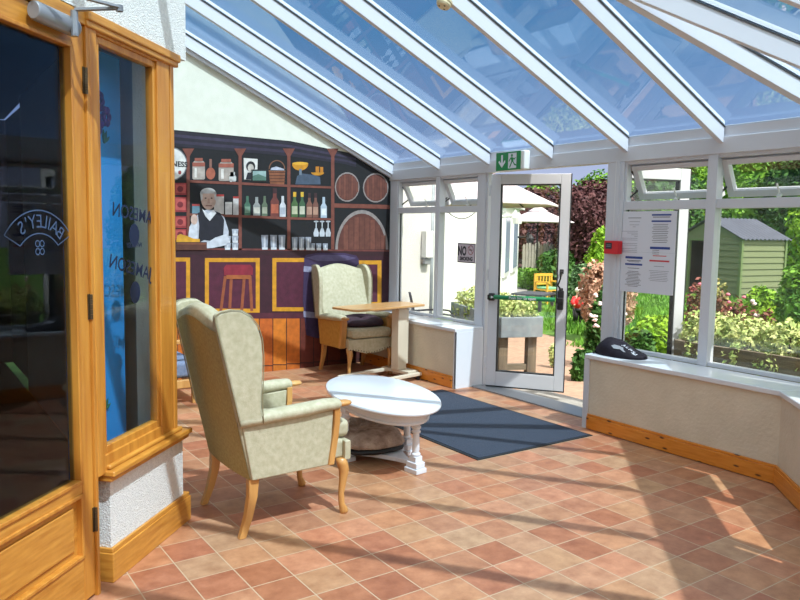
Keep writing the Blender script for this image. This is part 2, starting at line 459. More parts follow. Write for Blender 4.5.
for zc in (1.47, 1.215):
    mb = MB(); ring = [(2.985 + .042 * math.cos(a * PI / 8), zc + .05 * math.sin(a * PI / 8)) for a in range(16)]
    mb.poly([LO(a, -1.7366, b) for a, b in ring]); mb.build('etched_emblem', M['etchdark'], w1, fix=False)
# etched text sits on the pane; the door
d1 = structroot('door_1', LW(2.6, -1.72, 0)); off2 = -LW(2.6, -1.72, 0)
def LD(s, n, z): return LW(s, n, z) + off2
def leaf_door(root, s0, s1, fr, knob=False):
    mb = MB()
    mb.box(s0, s0 + .074, -1.76, -1.712, .012, 2.262, fr); mb.box(s1 - .074, s1, -1.76, -1.712, .012, 2.262, fr)
    mb.cur = 1
    mb.box(s0 + .074, s1 - .074, -1.76, -1.712, .012, .20, fr); mb.box(s0 + .074, s1 - .074, -1.76, -1.712, .455, .505, fr)
    mb.box(s0 + .074, s1 - .074, -1.76, -1.712, 2.175, 2.262, fr)
    mb.build('door_leaf', [M['oak'], M['oakh']], root, bevel=.003)
    a, b = s0 + .074, s1 - .074
    mb = MB()
    for (z0, z1) in ((.50, 2.18), (.195, .46)):
        mb.box(a, a + .016, -1.755, -1.704, z0, z1, fr); mb.box(b - .016, b, -1.755, -1.704, z0, z1, fr)
        mb.box(a, b, -1.755, -1.704, z0, z0 + .016, fr); mb.box(a, b, -1.755, -1.704, z1 - .016, z1, fr)
    mb.build('glazing_bead', M['oak'], root, bevel=.004)
    mb = MB(); mb.box(a + .01, b - .01, -1.742, -1.728, .205, .45, fr); mb.box(a + .045, b - .045, -1.73, -1.718, .24, .415, fr)
    mb.build('panel', M['oakh'], root, bevel=.006)
    MB().box(a, b, -1.739, -1.733, .508, 2.172, fr).build('pane', M['darkpane'], root)
leaf_door(d1, 1.78, 2.602, LD)
MB().box(2.604, 2.622, -1.79, -1.702, 0, 2.30, LD).build('door_frame', M['oak'], d1, bevel=.002)
MB().box(.95, 2.62, -1.79, -1.700, 2.266, 2.312, LD).build('door_head', M['oakh'], d1, bevel=.003)
for z in (2.06, 1.19, .325):
    mb = MB(); mb.box(2.590, 2.614, -1.714, -1.708, z - .05, z + .05, LD)
    for k in range(5):
        p = LD(2.604, -1.705, z - .05 + k * .02); mb.tube([p, p + Vector((0, 0, .0185))], .0068, 8)
    mb.build('hinge', M['brass'], d1)
# overhead closer
cl = MB()
def capsule(s0, s1, n0, z, r):
    rings = []
    for s, k in ((s0, .86), (s0 + .01, 1), (s1 - .012, 1), (s1, .86)):
        rings.append([LD(s, n0 + r * k * math.cos(a * PI / 10) * .8, z + r * k * math.sin(a * PI / 10)) for a in range(20)])
    return rings
cl.loft(capsule(2.27, 2.505, -1.676, 2.226, .034))
c_o = cl.build('door_closer', M['alu'], d1, smooth=False, bevel=.002)
mb = MB()
mb.tube([LD(2.455, -1.648, 2.185), LD(2.455, -1.648, 2.275)], .013, 10)
mb.build('pivot', M['alu'], c_o)
mb = MB(); mb.bar(LD(2.455, -1.645, 2.278), LD(2.515, -1.50, 2.295), .022, .008); mb.bar(LD(2.515, -1.50, 2.298), LD(2.25, -1.66, 2.30), .02, .008)
mb.tube([LD(2.512, -1.505, 2.283), LD(2.512, -1.505, 2.305)], .013, 10)
mb.build('closer_arm', M['alu'], c_o)
# arched etched banner on the door glass
mb = MB()
def arc(r0, r1, a0, a1, n=18):
    o = []
    for i in range(n):
        t0 = a0 + (a1 - a0) * i / n; t1 = a0 + (a1 - a0) * (i + 1) / n
        mb.poly([LD(2.345 - r * math.sin(t), -1.7315, 1.335 + r * math.cos(t)) for r, t in ((r0, t0), (r1, t0), (r1, t1), (r0, t1))])
arc(.222, .2265, -.92, .92); arc(.140, .1445, -.80, .80)
for sgn in (-1, 1):
    a = Vector((2.345 - .142 * math.sin(.80 * sgn), 0, 1.335 + .142 * math.cos(.80))); b = Vector((2.345 - .225 * math.sin(.92 * sgn), 0, 1.335 + .225 * math.cos(.92)))
    d = (b - a).normalized(); q = Vector((-d.z, 0, d.x)) * .002
    mb.poly([LD(v.x, -1.7315, v.z) for v in (a - q, b - q, b + q, a + q)])
word = "BAILEY'S"; ang = [-.68, -.47, -.30, -.16, .0, .2, .36, .52]
for ch, a in zip(word, ang):
    c, si = math.cos(-a), math.sin(-a)
    t = text_mb(ch, .068, lambda x, y: LD(2.345 - (.163 * math.sin(a) + x * c - y * si), -1.7314, 1.335 + .163 * math.cos(a) + x * si + y * c))
    mb.add(t.v, t.f)
for dx, dz in ((-.012, .016), (.012, .016), (-.012, -.012), (.012, -.012)):
    for k in range(10):
        t0 = 2 * PI * k / 10; t1 = 2 * PI * (k + 1) / 10
        mb.poly([LD(2.345 + dx + r * math.cos(t), -1.7315, 1.425 + dz + r * math.sin(t)) for r, t in ((.009, t0), (.0135, t0), (.0135, t1), (.009, t1))])
mb.build('etched_lettering', M['etch'], d1, fix=False)
d2 = structroot('door_2', LW(1.7, -1.72, 0)); off3 = -LW(1.7, -1.72, 0)
leaf_door(d2, .955, 1.776, lambda s, n, z: LW(s, n, z) + off3)

# dim bar room behind the oak screen
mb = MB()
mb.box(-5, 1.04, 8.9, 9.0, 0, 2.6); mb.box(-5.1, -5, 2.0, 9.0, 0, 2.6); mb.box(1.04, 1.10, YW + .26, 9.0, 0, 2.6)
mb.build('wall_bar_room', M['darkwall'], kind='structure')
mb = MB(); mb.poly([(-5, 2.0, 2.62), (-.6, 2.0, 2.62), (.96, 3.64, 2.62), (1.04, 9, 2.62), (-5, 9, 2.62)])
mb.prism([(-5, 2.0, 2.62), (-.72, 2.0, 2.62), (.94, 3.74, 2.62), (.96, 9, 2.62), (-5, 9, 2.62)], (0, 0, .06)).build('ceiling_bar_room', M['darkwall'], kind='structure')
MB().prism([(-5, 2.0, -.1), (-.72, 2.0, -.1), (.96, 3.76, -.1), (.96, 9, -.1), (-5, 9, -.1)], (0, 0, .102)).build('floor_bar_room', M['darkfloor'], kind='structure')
bp_ = thing('blue_display_board', 'tall light blue board with violet flowers standing behind the oak window', 'display board', LW(3.02, -1.93, 0.002))
bo = -LW(3.02, -1.93, .002)
def LB(s, n, z): return LW(s, n, z) + bo
MB().box(2.78, 3.205, -1.945, -1.925, .002, 2.28, LB).build('board', M['bluepanel'], bp_)
for (fs, fz, k) in ((3.03, 2.06, 7), (3.08, 2.0, 6), (3.02, 1.96, 5)):
    mb = MB()
    for a in range(k):
        t = 2 * PI * a / k; c = (fs + .022 * math.cos(t), fz + .03 * math.sin(t))
        mb.ell(LB(c[0], -1.921, c[1]), .012, .012, .02, 8, 5)
    mb.build('flower', M['purpleflower'], bp_)
for (fs, fz, tl) in ((3.06, 1.88, .4), (3.0, .93, -.5), (3.02, .66, .6)):
    mb = MB()
    for a in (-.5, 0, .6):
        p = LB(fs, -1.922, fz); q = LB(fs + .05 * math.sin(a + tl), -1.92, fz + .06 * math.cos(a + tl)); mb.tube([p, (p + q) / 2, q], [.004, .008, .002], 6)
    mb.build('leaf_sprig', M['leafdecal'], bp_)

# ------------------------------------------------------------------ glazed side: dwarf walls, sills, frames
def facet(t, n, z): return LW(t, n, z)
TC = (4.40 + 2.256) / S2        # corner of dwarf walls along the bay
TE = -.40
# right dwarf wall
MB().prism([(4.40, 3.776, 0), (4.40, 2.256, 0), (4.74, 2.115, 0), (4.74, 3.776, 0)], (0, 0, .548)).build('wall_right', M['plaster'], kind='structure')
MB().prism([LW(TC, 1.516, 0), LW(TE, 1.516, 0), LW(TE, 1.856, 0), LW(4.852, 1.856, 0)], (0, 0, .548)).build('wall_bay', M['plaster'], kind='structure')
MB().prism([(4.40, YW, 0), (4.40, 5.387, 0), (4.74, 5.387, 0), (4.74, YW, 0)], (0, 0, .548)).build('wall_glazed', M['plaster'], kind='structure')
# sills
s_ = .03
mb = MB(); mb.prism([(4.38, 3.786, .548), (4.38, 2.256 + .008, .548), (4.735, 2.117, .548), (4.735, 3.786, .548)], (0, 0, .036))
mb.build('trim_1', M['whitesatin'], kind='structure', bevel=.008)
mb = MB(); mb.prism([LW(TC - .008, 1.496, .548), LW(TE, 1.496, .548), LW(TE, 1.85, .548), LW(4.849, 1.85, .548)], (0, 0, .036))
mb.build('trim_2', M['whitesatin'], kind='structure', bevel=.008)
mb = MB(); mb.box(4.38, 4.735, 5.375, YW, .548, .584); mb.build('trim_3', M['whitesatin'], kind='structure', bevel=.008)
# end boards and corner strips
mb = MB(); mb.box(4.388, 4.735, 5.372, 5.387, 0, .55); mb.box(4.388, 4.40, 5.372, 5.405, 0, .55)
mb.build('trim_4', M['whitesatin'], kind='structure', bevel=.002)
mb = MB(); mb.box(4.388, 4.735, 3.776, 3.790, 0, .55); mb.box(4.386, 4.40, 3.742, 3.790, 0, .55)
mb.build('trim_5', M['upvc'], kind='structure', bevel=.002)
# skirting
mb = MB(); mb.prism([(4.378, 3.742, .004), (4.378, 2.265, .004), (4.40, 2.256, .004), (4.40, 3.742, .004)], (0, 0, .098))
mb.prism([(4.386, 3.742, .102), (4.386, 2.262, .102), (4.40, 2.256, .102), (4.40, 3.742, .102)], (0, 0, .018))
mb.build('baseboard_right', M['pine'], kind='structure', bevel=.004)
mb = MB(); mb.prism([LW(TC - .010, 1.494, .004), LW(TE, 1.494, .004), LW(TE, 1.516, .004), LW(TC, 1.516, .004)], (0, 0, .098))
mb.prism([LW(TC - .006, 1.502, .102), LW(TE, 1.502, .102), LW(TE, 1.516, .102), LW(TC, 1.516, .102)], (0, 0, .018))
mb.build('baseboard_bay', M['pine'], kind='structure', bevel=.004)
mb = MB(); mb.box(4.378, 4.40, 5.41, YW - .01, .004, .102); mb.box(4.386, 4.40, 5.41, YW - .01, .102, .12)
mb.build('baseboard_glazed', M['pine'], kind='structure', bevel=.004)
MB().box(4.60, 4.86, 3.79, 5.372, -.02, .012).build('trim_6', M['alu'], kind='structure', bevel=.003)

# head beam, fascia, gutter
mb = MB(); mb.box(4.72, 4.81, GY2 + .01, YW, 2.075, 2.19); mb.box(4.735, 4.80, GY2 + .01, YW, 2.19, 2.268)
mb.build('trim_7', M['upvc'], kind='structure', bevel=.004)
n0 = 1.866
def FT(s, n, z): return LW(s, n, z)
mb = MB(); mb.box(-.55, 4.851, n0 - .03, n0 + .06, 2.075, 2.19, FT); mb.box(-.55, 4.851, n0 - .015, n0 + .05, 2.19, 2.268, FT)
mb.build('trim_8', M['upvc'], kind='structure', bevel=.004)
mb = MB(); mb.box(4.82, 4.93, GY2 - .02, YW, 2.16, 2.25); mb.build('trim_9', M['upvc'], kind='structure', bevel=.01)
mb = MB(); mb.box(-.55, 4.94, n0 + .07, n0 + .18, 2.16, 2.25, FT); mb.build('trim_10', M['upvc'], kind='structure', bevel=.01)
# posts
PX0, PX1 = 4.735, 4.805
for nm, (y0, y1, xb) in {'trim_11': (5.40, 5.505, 4.735), 'trim_12': (3.765, 3.925, 4.725), 'trim_13': (6.905, 7.05, 4.735)}.items():
    mb = MB(); mb.box(xb, PX1, y0, y1, 0 if nm != 'trim_13' else .58, 2.08)
    if nm == 'trim_12': mb.box(4.715, 4.735, 3.80, 3.835, .58, 2.08)
    if nm == 'trim_11': mb.box(4.745, 4.80, 5.375, 5.40, 0, 2.08)
    mb.build(nm, M['upvc'], kind='structure', bevel=.004)
MB().prism([(4.735, 2.20, .58), (4.735, 2.115, .58), LW(4.78, n0 - .015, .58), LW(4.78, n0 + .05, .58), (4.86, 2.08, .58), (4.805, 2.20, .58)], (0, 0, 1.5)).build('trim_14', M['upvc'], kind='structure')

def window(name, y0, y1, fan=True, stay_side=1):
    """one light of the glazed side: frame, fixed pane, open top-hung fanlight"""
    root = structroot(name, (4.77, (y0 + y1) / 2, .584)); cy = (y0 + y1) / 2
    def q(x, y, z): return Vector((x - 4.77, y - cy, z - .584))
    b = .022
    mb = MB()
    mb.box(4.74, 4.80, y0, y0 + b, .584, 2.078, q); mb.box(4.74, 4.80, y1 - b, y1, .584, 2.078, q)
    mb.box(4.742, 4.80, y0 + b, y1 - b, .584, .612, q); mb.box(4.738, 4.803, y0, y1, 1.70, 1.766, q); mb.box(4.742, 4.80, y0 + b, y1 - b, 2.05, 2.078, q)
    mb.build('frame', M['upvc'], root, bevel=.003)
    mb = MB(); mb.box(4.768, 4.774, y0 + b, y1 - b, .606, 1.705, q); mb.build('pane', M['pane'], root)
    mb = MB()
    for (a0, a1, z0, z1) in ((y0 + b, y0 + b + .006, .612, 1.70), (y1 - b - .006, y1 - b, .612, 1.70)): mb.box(4.764, 4.778, a0, a1, z0, z1, q)
    mb.build('gasket', M['greybox'], root)
    # fanlight, hinged at the head and pushed out
    th = math.radians(27); hz, hx = 2.045, 4.79; h = .285
    def qf(u, y, v):   # v down from hinge, u thickness outward
        x = hx + v * math.sin(th) + u * math.cos(th); z = hz - v * math.cos(th) + u * math.sin(th)
        return q(x, y, z)
    a0, a1 = y0 + .025, y1 - .025
    mb = MB(); fw = .05
    mb.box(-.02, .03, a0, a0 + fw, 0, h, qf); mb.box(-.02, .03, a1 - fw, a1, 0, h, qf)
    mb.box(-.02, .03, a0 + fw, a1 - fw, 0, fw * .8, qf); mb.box(-.02, .03, a0 + fw, a1 - fw, h - fw, h, qf)
    fl = mb.build('fanlight', M['upvc'], root, bevel=.004)
    mb = MB(); mb.box(.0, .006, a0 + fw, a1 - fw, fw * .8, h - fw, qf); mb.build('fanlight_pane', M['pane'], fl)
    mb = MB(); p = qf(-.03, cy, h - .02); mb.bar(p, p + Vector((-.02, 0, -.02)), .03, .012)
    mb.bar(p + Vector((-.01, .0, 0)), p + Vector((-.035, .01, .07)), .012, .008)
    mb.build('handle', M['white'], fl, bevel=.002)
    mb = MB()
    for s in (y0 + .028, y1 - .028):
        mb.bar(q(4.785, s, 1.80), qf(.0, s, .2), .008, .012); mb.bar(q(4.785, s, 2.0), qf(.0, s, .12), .008, .012)
    mb.build('window_stay', M['greybox'], fl)
    return root
window('window_2', 6.15, 6.905); window('window_3', 5.505, 6.15)
window('window_4', 3.012, 3.765); window('window_5', 2.20, 3.012)
MB().box(4.728, 4.81, 6.115, 6.185, .584, 2.078).build('trim_15', M['upvc'], kind='structure', bevel=.004)
MB().box(4.728, 4.81, 2.975, 3.050, .584, 2.078).build('trim_16', M['upvc'], kind='structure', bevel=.004)
# bay windows (mostly outside the frame)
TB = [-.55, .26, .96, 1.66, 2.36, 3.06, 3.76, 4.30, 4.79]
w6 = structroot('window_6')
mb = MB()
for t in TB: mb.box(t - .03, t + .03, n0 - .02, n0 + .05, .584, 2.078, FT)
mb.box(TB[0], TB[-1], n0 - .015, n0 + .045, 1.70, 1.766, FT); mb.box(TB[0], TB[-1], n0 - .015, n0 + .045, .584, .62, FT)
mb.build('frame', M['upvc'], w6)
MB().box(TB[0], TB[-1], n0 + .01, n0 + .016, .60, 2.08, FT).build('pane', M['pane'], w6)
# wing glazing behind the camera
MB().box(-4.2, .9, -1.76, -1.72, 0, .58).build('wall_front', M['plaster'], kind='structure')
w7 = structroot('window_7')
mb = MB()
for k in range(8): mb.box(-4.2 + k * .72, -4.14 + k * .72, -1.76, -1.70, .58, 2.08)
mb.box(-4.2, .9, -1.76, -1.70, 2.075, 2.268); mb.box(-4.2, .9, -1.76, -1.70, 1.70, 1.766); mb.build('frame', M['upvc'], w7)
MB().box(-4.2, .9, -1.735, -1.729, .58, 2.08).build('pane', M['pane'], w7)

# unseen blinds added in the bay to shade the floor beside it
for (t0, t1, z0) in ((4.33, 4.76, .62), (3.79, 4.27, 1.28), (3.09, 3.73, 1.50), (2.39, 3.03, .62), (1.69, 2.33, .62), (.99, 1.63, .62), (.29, .93, .62), (-.5, .23, .62)):
    b = MB(); b.box(t0, t1, n0 - .05, n0 - .046, z0, 2.05, FT); 
    o = b.build('added_blind', M['cream'], tag=('unseen cream roller blind added to shade the floor beside the angled bay', 'blind', 'added bay blinds'))

# ------------------------------------------------------------------ roof
def z_top(x): return rz_main(x) + .118
hipA = Vector((4.77, GY2 - .008, 0)); cornerA = Vector((TOPX, 3.62, 0)); cornerB = Vector((-.57, 1.84, 0)); hipB = Vector((.905, -1.72, 0))
def facet_h(n): return 2.155 + RT * (1.815 - n) + .118
mb = MB()
ze = z_top(4.80)
top = z_top(TOPX)
def slab(pts): mb.prism(pts, (0, 0, .006))
slab([(4.80, 2.105, ze), (4.80, YW, ze), (TOPX, YW, top), (TOPX, 3.62, top)])
slab([(4.80, 2.09, ze), (TOPX, 3.60, top), (-.57, 1.82, top), (.92, -1.75, ze)])
slab([(.90, -1.76, ze), (-.59, 1.84, top), (-4.2, 1.84, top), (-4.2, -1.76, ze)])
mb.build('ceiling', M['roofglass'], kind='structure')
ti = 17
gasketmb = []
def rafter(a, b, wid, hgt, name=None, cover=True):
    """a: eaves end, b: top end (points on the underside centre line)"""
    global ti
    a = Vector(a); b = Vector(b)
    d = (b - a); hd = Vector((d.x, d.y, 0)).normalized(); s = Vector((-hd.y, hd.x, 0)) * (wid / 2)
    up = Vector((0, 0, hgt))
    r = [[a - s, a + s, a + s + up, a - s + up], [b - s, b + s, b + s + up, b - s + up]]
    root = structroot('trim_%d' % ti); ti += 1
    MB().loft(r).build('rafter', M['upvc'], root, bevel=.004)
    # rubber glazing line along the top of each side
    mb = MB()
    for k in (-1, 1):
        o = s * 1.04 * k; e = Vector((0, 0, hgt - .009)); f = Vector((0, 0, hgt - .001))
        q = s.normalized() * k * .005
        rr = [[p + o + e, p + o + e + q, p + o + f + q, p + o + f] for p in (a, b)]
        mb.loft(rr)
    mb.build('gasket', M['greybox'], root)
    mb = MB(); u2 = Vector((0, 0, hgt + .008))
    rr = [[p - s * 1.1 + u2, p + s * 1.1 + u2, p + s * .8 + u2 + Vector((0, 0, .03)), p - s * .8 + u2 + Vector((0, 0, .03))] for p in (a, b)]
    mb.loft(rr).build('glazing_cap', M['upvc'], root)
for y in (2.957, 3.755, 4.544, 5.356, 6.135):
    ye = y - 2.13
    xt = TOPX if y > 3.62 else 4.70 - (y - 2.13) / .4142 + .07
    rafter((4.725, y, rz_main(4.725)), (xt, y, rz_main(xt)), .040, .116)
rafter((4.74, YW - .03, rz_main(4.74) + .02), (TOPX, YW - .03, rz_main(TOPX) + .02), .05, .10)
# hip and bay rafters
def zf(n): return 2.155 + RT * (1.815 - n)
rafter((4.70, 2.13, 2.155), (TOPX, 3.58, rz_main(TOPX)), .065, .112)
for t in (4.16, 3.46, 2.76, 2.06, 1.36, .66, -.04):
    nn = -1.70
    if t > 3.42: nn = 1.815 - (4.83 - t) / .4142 + .05
    if t < .9: nn = max(-1.7, 1.815 - (t + .53) / .4142 + .05)
    rafter(tuple(LW(t, 1.80, zf(1.80))), tuple(LW(t, nn, zf(nn))), .040, .116)
rafter((.93, -1.66, 2.155), (-.55, 1.80, rz_main(TOPX)), .065, .112)
for x in (-.2, -1.0, -1.8, -2.6, -3.4):
    yt = 1.80 if x < -.57 else 1.2
    rafter((x, -1.70, 2.165), (x, yt, 2.165 + RT * (yt + 1.70)), .056, .112)
# flashing strip below the end rafter
mb = MB(); a = Vector((4.72, YW - .02, rz_main(4.72))); b = Vector((TOPX, YW - .02, rz_main(TOPX)))
r = [[p + Vector((0, -.045, -.005)), p + Vector((0, .019, -.005)), p + Vector((0, .019, .022)), p + Vector((0, -.045, .022))] for p in (a, b)]
mb.loft(r); r = [[p + Vector((0, -.02, -.04)), p + Vector((0, .019, -.04)), p + Vector((0, .019, -.006)), p + Vector((0, -.02, -.006))] for p in (a, b)]
mb.loft(r).build('trim_%d' % ti, M['upvc'], kind='structure'); ti += 1
# wall plates along the house
mb = MB(); mb.box(TOPX, TOPX + .06, 3.64, YW - .06, rz_main(TOPX) - .06, rz_main(TOPX) + .14)
mb.build('trim_%d' % ti, M['upvc'], kind='structure'); ti += 1

# ================================================================== MURAL (flat paint on the gable wall)
def wallp(px, py, lay):
    v = ray(px, py); k = YW / v.y
    return Vector((v.x * k, YW - .0012 * lay - .001, H + v.z * k))
mural = thing('mural', 'wall mural of an old bar with shelves, casks and a white-haired barman', 'mural', (3.4, YW, 0))
MO = Vector((-3.4, -YW, 0))
paints = {}
def paint(c):
    if c not in paints: paints[c] = mat('paint %d %d %d' % c, rgb(*[q * .84 for q in c]), .75, rgb(*[q * .98 + 3 for q in c]), 16, 5, .15, 90)
    return paints[c]
class PM:
    """flat painted shapes; each polygon keeps its own paint"""
    def __init__(self): self.mb = MB(); self.m = []
    def poly(self, pts, c, lay):
        q = paint(c)
        if q not in self.m: self.m.append(q)
        self.mb.cur = self.m.index(q); self.mb.poly([wallp(x, y, lay) + MO for x, y in pts]); return self
    def rect(self, x0, y0, x1, y1, c, lay): return self.poly([(x0, y0), (x1, y0), (x1, y1), (x0, y1)], c, lay)
    def oval(self, cx, cy, rx, ry, c, lay, a0=0, a1=360, n=22):
        return self.poly([(cx + rx * math.cos(math.radians(a0 + (a1 - a0) * i / n)), cy + ry * math.sin(math.radians(a0 + (a1 - a0) * i / n))) for i in range(n + (a1 - a0 < 360))], c, lay)
    def build(self, name, label=None):
        o = self.mb.build(name, self.m, mural, fix=False)
        if label: o['label'] = label
        return o
NAVY = (13, 13, 19); PURP = (58, 20, 34); RB = (122, 66, 54); YEL = (214, 148, 30)
# backdrop, cornice
P = PM(); P.poly([(110, 124), (175, 130), (290, 141), (345, 152), (371, 158), (391, 170), (391, 252), (110, 250)], NAVY, 0)
P.build('painted_backdrop')
P = PM()
for k, c in enumerate(((36, 31, 44), (58, 50, 72), (32, 27, 40), (52, 45, 66), (34, 30, 44))):
    a = 3.1 * k
    P.poly([(110, 125 + a), (175, 131 + a), (290, 142 + a * .9), (345, 153 + a * .7), (356, 156 + a * .7), (356, 158.4 + a * .7), (345, 155.4 + a * .7), (290, 145 + a * .9), (175, 134 + a), (110, 128 + a)], c, 1)
P.build('painted_cornice')
# shelves
P = PM()
for x in (188, 240, 288.7, 332.6):
    P.rect(x - 1.6, 150, x + 1.6, 250, RB, 2)
    P.poly([(x - 6, 148.5), (x + 6, 148.5), (x + 1.7, 156), (x - 1.7, 156)], RB, 3)
for pts in ([(188, 180), (240, 182.2), (288, 184.6), (332, 186.4), (332, 188.6), (288, 187), (240, 184.8), (188, 182.6)],
            [(188, 213.3), (240, 215), (288, 217), (332, 218.4), (332, 220.4), (288, 219.4), (240, 217.4), (188, 215.8)],
            [(333, 203.3), (391, 205), (391, 209), (333, 207.6)]): P.poly(pts, RB, 2.6)
P.build('painted_shelves')
# sign and red boxes at the left
P = PM(); P.oval(170.5, 164, 16.6, 17, (120, 120, 126), 4); P.oval(170.5, 164, 15.6, 15.8, (222, 220, 216), 5); P.oval(179.5, 172.5, 1.6, 2, (150, 60, 60), 6)
o = P.build('painted_oval_sign', 'white oval painted sign')
def mtext(t, px, py, size, c, lay, rot=0):
    o0 = wallp(px, py, lay) + MO
    text_mb(t, size, lambda x, y: o0 + Vector((x, 0, y - size * .35)), bold=.002).build('painted_lettering', paint(c), o, fix=False)
mtext('GUINNESS', 170.3, 163.5, .070, (20, 20, 26), 6)
for (y0, y1) in ((183, 195), (197, 212), (216, 228), (229, 240)):
    P = PM(); P.rect(174, y0, 187, y1, (150, 52, 56), 2); P.rect(175.5, y0 + 1.5, 185.5, y1 - 2, (188, 84, 80), 3); P.oval(180, (y0 + y1) / 2, 3, 3, (120, 36, 44), 4)
    P.build('painted_box', 'red painted tin')
def jar(cx, y0, y1, w, body, rim):
    P = PM(); P.rect(cx - w * .32, y0, cx + w * .32, y0 + 3.5, rim, 2)
    P.poly([(cx - w / 2, y0 + 5.5), (cx - w * .36, y0 + 3), (cx + w * .36, y0 + 3), (cx + w / 2, y0 + 5.5), (cx + w / 2, y1 - 1), (cx + w * .42, y1), (cx - w * .42, y1), (cx - w / 2, y1 - 1)], body, 2)
    P.rect(cx - w / 2, y0 + 4.5, cx + w / 2, y0 + 8.5, rim, 3); P.rect(cx - w * .34, y0 + 10, cx - w * .16, y1 - 2, (226, 220, 214), 3)
    P.build('painted_jar')
jar(198.6, 158, 179.5, 12.5, (176, 164, 156), (160, 88, 72)); jar(226, 159, 181, 15, (170, 158, 150), (164, 90, 74)); jar(232.5, 172, 181.5, 7, (188, 186, 186), (206, 204, 202))
P = PM(); P.rect(209.3, 159, 211.7, 168, (140, 96, 84), 2); P.oval(210.5, 173.5, 4.6, 6, (168, 92, 70), 2); P.build('painted_bottle', 'round red-brown painted flask')
P = PM(); P.poly([(243.5, 158), (257.5, 159), (257, 180.5), (244, 179.5)], (222, 218, 214), 2); P.oval(250.5, 166.5, 4.6, 5.2, (28, 28, 34), 3); P.oval(250.5, 168, 3, 4, (196, 188, 180), 4); P.poly([(245.5, 179.5), (247.5, 172.5), (254, 172.5), (256, 180)], (34, 34, 42), 3); P.build('painted_picture', 'small painted portrait in white frame')
P = PM(); P.rect(251, 169.5, 267, 182, (24, 24, 26), 4); P.rect(252.5, 171, 265.7, 180.5, (150, 178, 176), 5); P.poly([(252.5, 176), (258, 174), (265.7, 177), (265.7, 180.5), (252.5, 180.5)], (86, 120, 106), 6); P.build('painted_picture', 'painted landscape picture in black frame')
P = PM(); P.poly([(268.5, 170), (285.2, 170.5), (284, 184.5), (270, 184)], (140, 84, 56), 2)
for k in range(4): P.rect(269, 172 + k * 3.1, 285, 172.8 + k * 3.1, (92, 50, 36), 3)
P.poly([(271, 168), (276, 166.5), (281, 168), (284, 169), (284, 171), (270, 171)], (188, 190, 206), 2)
pts = [(276.8 + 8.3 * math.cos(math.radians(a)), 169 + 9 * math.sin(math.radians(a))) for a in range(180, 361, 15)]
P.poly(pts + [(276.8 + 7.2 * math.cos(math.radians(a)), 169 + 7.9 * math.sin(math.radians(a))) for a in range(360, 179, -15)], (120, 80, 60), 2); P.build('painted_basket')
P = PM(); P.oval(300, 163.5, 8, 1.6, (226, 168, 50), 3); P.oval(300, 164, 8, 6.5, (206, 140, 30), 2, 0, 180); P.oval(317.5, 172.5, 6.5, 3, (206, 140, 30), 2, 0, 180)
P.rect(315.5, 166.5, 319, 172.5, (190, 120, 30), 2); P.rect(320, 167, 323, 172.5, (190, 120, 30), 2); P.poly([(295, 184.5), (297, 176), (302, 173.5), (314, 175), (320, 177), (320.5, 184.5)], (70, 84, 104), 2); P.rect(299, 169, 301.5, 175, (110, 124, 140), 3); P.build('painted_scales')
def bottle(cx, y0, y1, w, c, lab=None, cap=None):
    P = PM(); h = y1 - y0
    P.poly([(cx - w * .2, y0), (cx + w * .2, y0), (cx + w * .22, y0 + h * .3), (cx + w / 2, y0 + h * .45), (cx + w / 2, y1), (cx - w / 2, y1), (cx - w / 2, y0 + h * .45), (cx - w * .22, y0 + h * .3)], c, 2)
    if lab: P.rect(cx - w * .42, y0 + h * .55, cx + w * .42, y0 + h * .88, lab, 3)
    if cap: P.rect(cx - w * .24, y0 - 1, cx + w * .24, y0 + h * .16, cap, 3)
    P.build('painted_bottle')
for a in ((247.3, 196, 215.3, 6, (70, 110, 90), (120, 150, 130), None), (256.6, 197, 215.6, 7, (150, 154, 152), (200, 198, 186), None), (264.5, 196, 216, 5.6, (96, 112, 90), (168, 170, 150), None),
          (274.6, 189, 216.6, 8.4, (112, 56, 50), (178, 94, 70), (60, 30, 34)), (282.6, 196, 216.8, 6, (206, 208, 214), (170, 176, 190), None), (294.5, 193, 217, 6.5, (74, 104, 62), (188, 190, 160), (220, 170, 50)),
          (302, 193, 217.2, 6, (60, 92, 64), (196, 196, 176), (222, 180, 60)), (309.2, 194, 217.4, 5.8, (128, 84, 70), (190, 150, 130), (60, 36, 40)), (315.4, 194, 217.6, 5.6, (120, 78, 66), (180, 140, 120), (60, 36, 40)), (323.6, 197, 217.8, 6.2, (176, 190, 206), (222, 226, 230), None)): bottle(*a)
for (x0, y0, x1, y1, c, l) in ((214, 194.5, 223.8, 214, (198, 190, 186), (176, 60, 56)), (225, 202, 232, 214.5, (208, 204, 204), (230, 228, 228)), (233, 196.5, 238.5, 215, (206, 202, 202), (176, 60, 56)), (192, 204, 199.5, 213.5, (100, 134, 150), (176, 70, 70))):
    P = PM(); P.rect(x0, y0 + 1, x1, y1, c, 2); P.rect(x0, y0, x1, y0 + 2, l, 3); P.build('painted_tin')
def tumbler(cx, y0, y1, w, c=(150, 156, 170)):
    P = PM(); P.poly([(cx - w / 2, y0), (cx + w / 2, y0), (cx + w * .38, y1), (cx - w * .38, y1)], c, 2); P.rect(cx - w * .15, y0 + 1.5, cx + w * .12, y1 - 1, (206, 210, 218), 3); P.rect(cx - w * .4, y1 - 2.2, cx + w * .4, y1, (216, 218, 224), 4); P.build('painted_glass')
for x in (264.6, 273.5, 281.8): tumbler(x, 235, 249.6, 7)
for x in (294.6, 301.4, 308.2): tumbler(x, 237, 250, 5.8)
for x in (312.4, 318.6, 325.2): tumbler(x, 243.4, 250.2, 5.2)
for x, y in ((235, 229), (235, 236), (235, 243), (227.4, 236), (227.4, 243)): tumbler(x, y, y + 6.8, 6.6, (170, 176, 190))
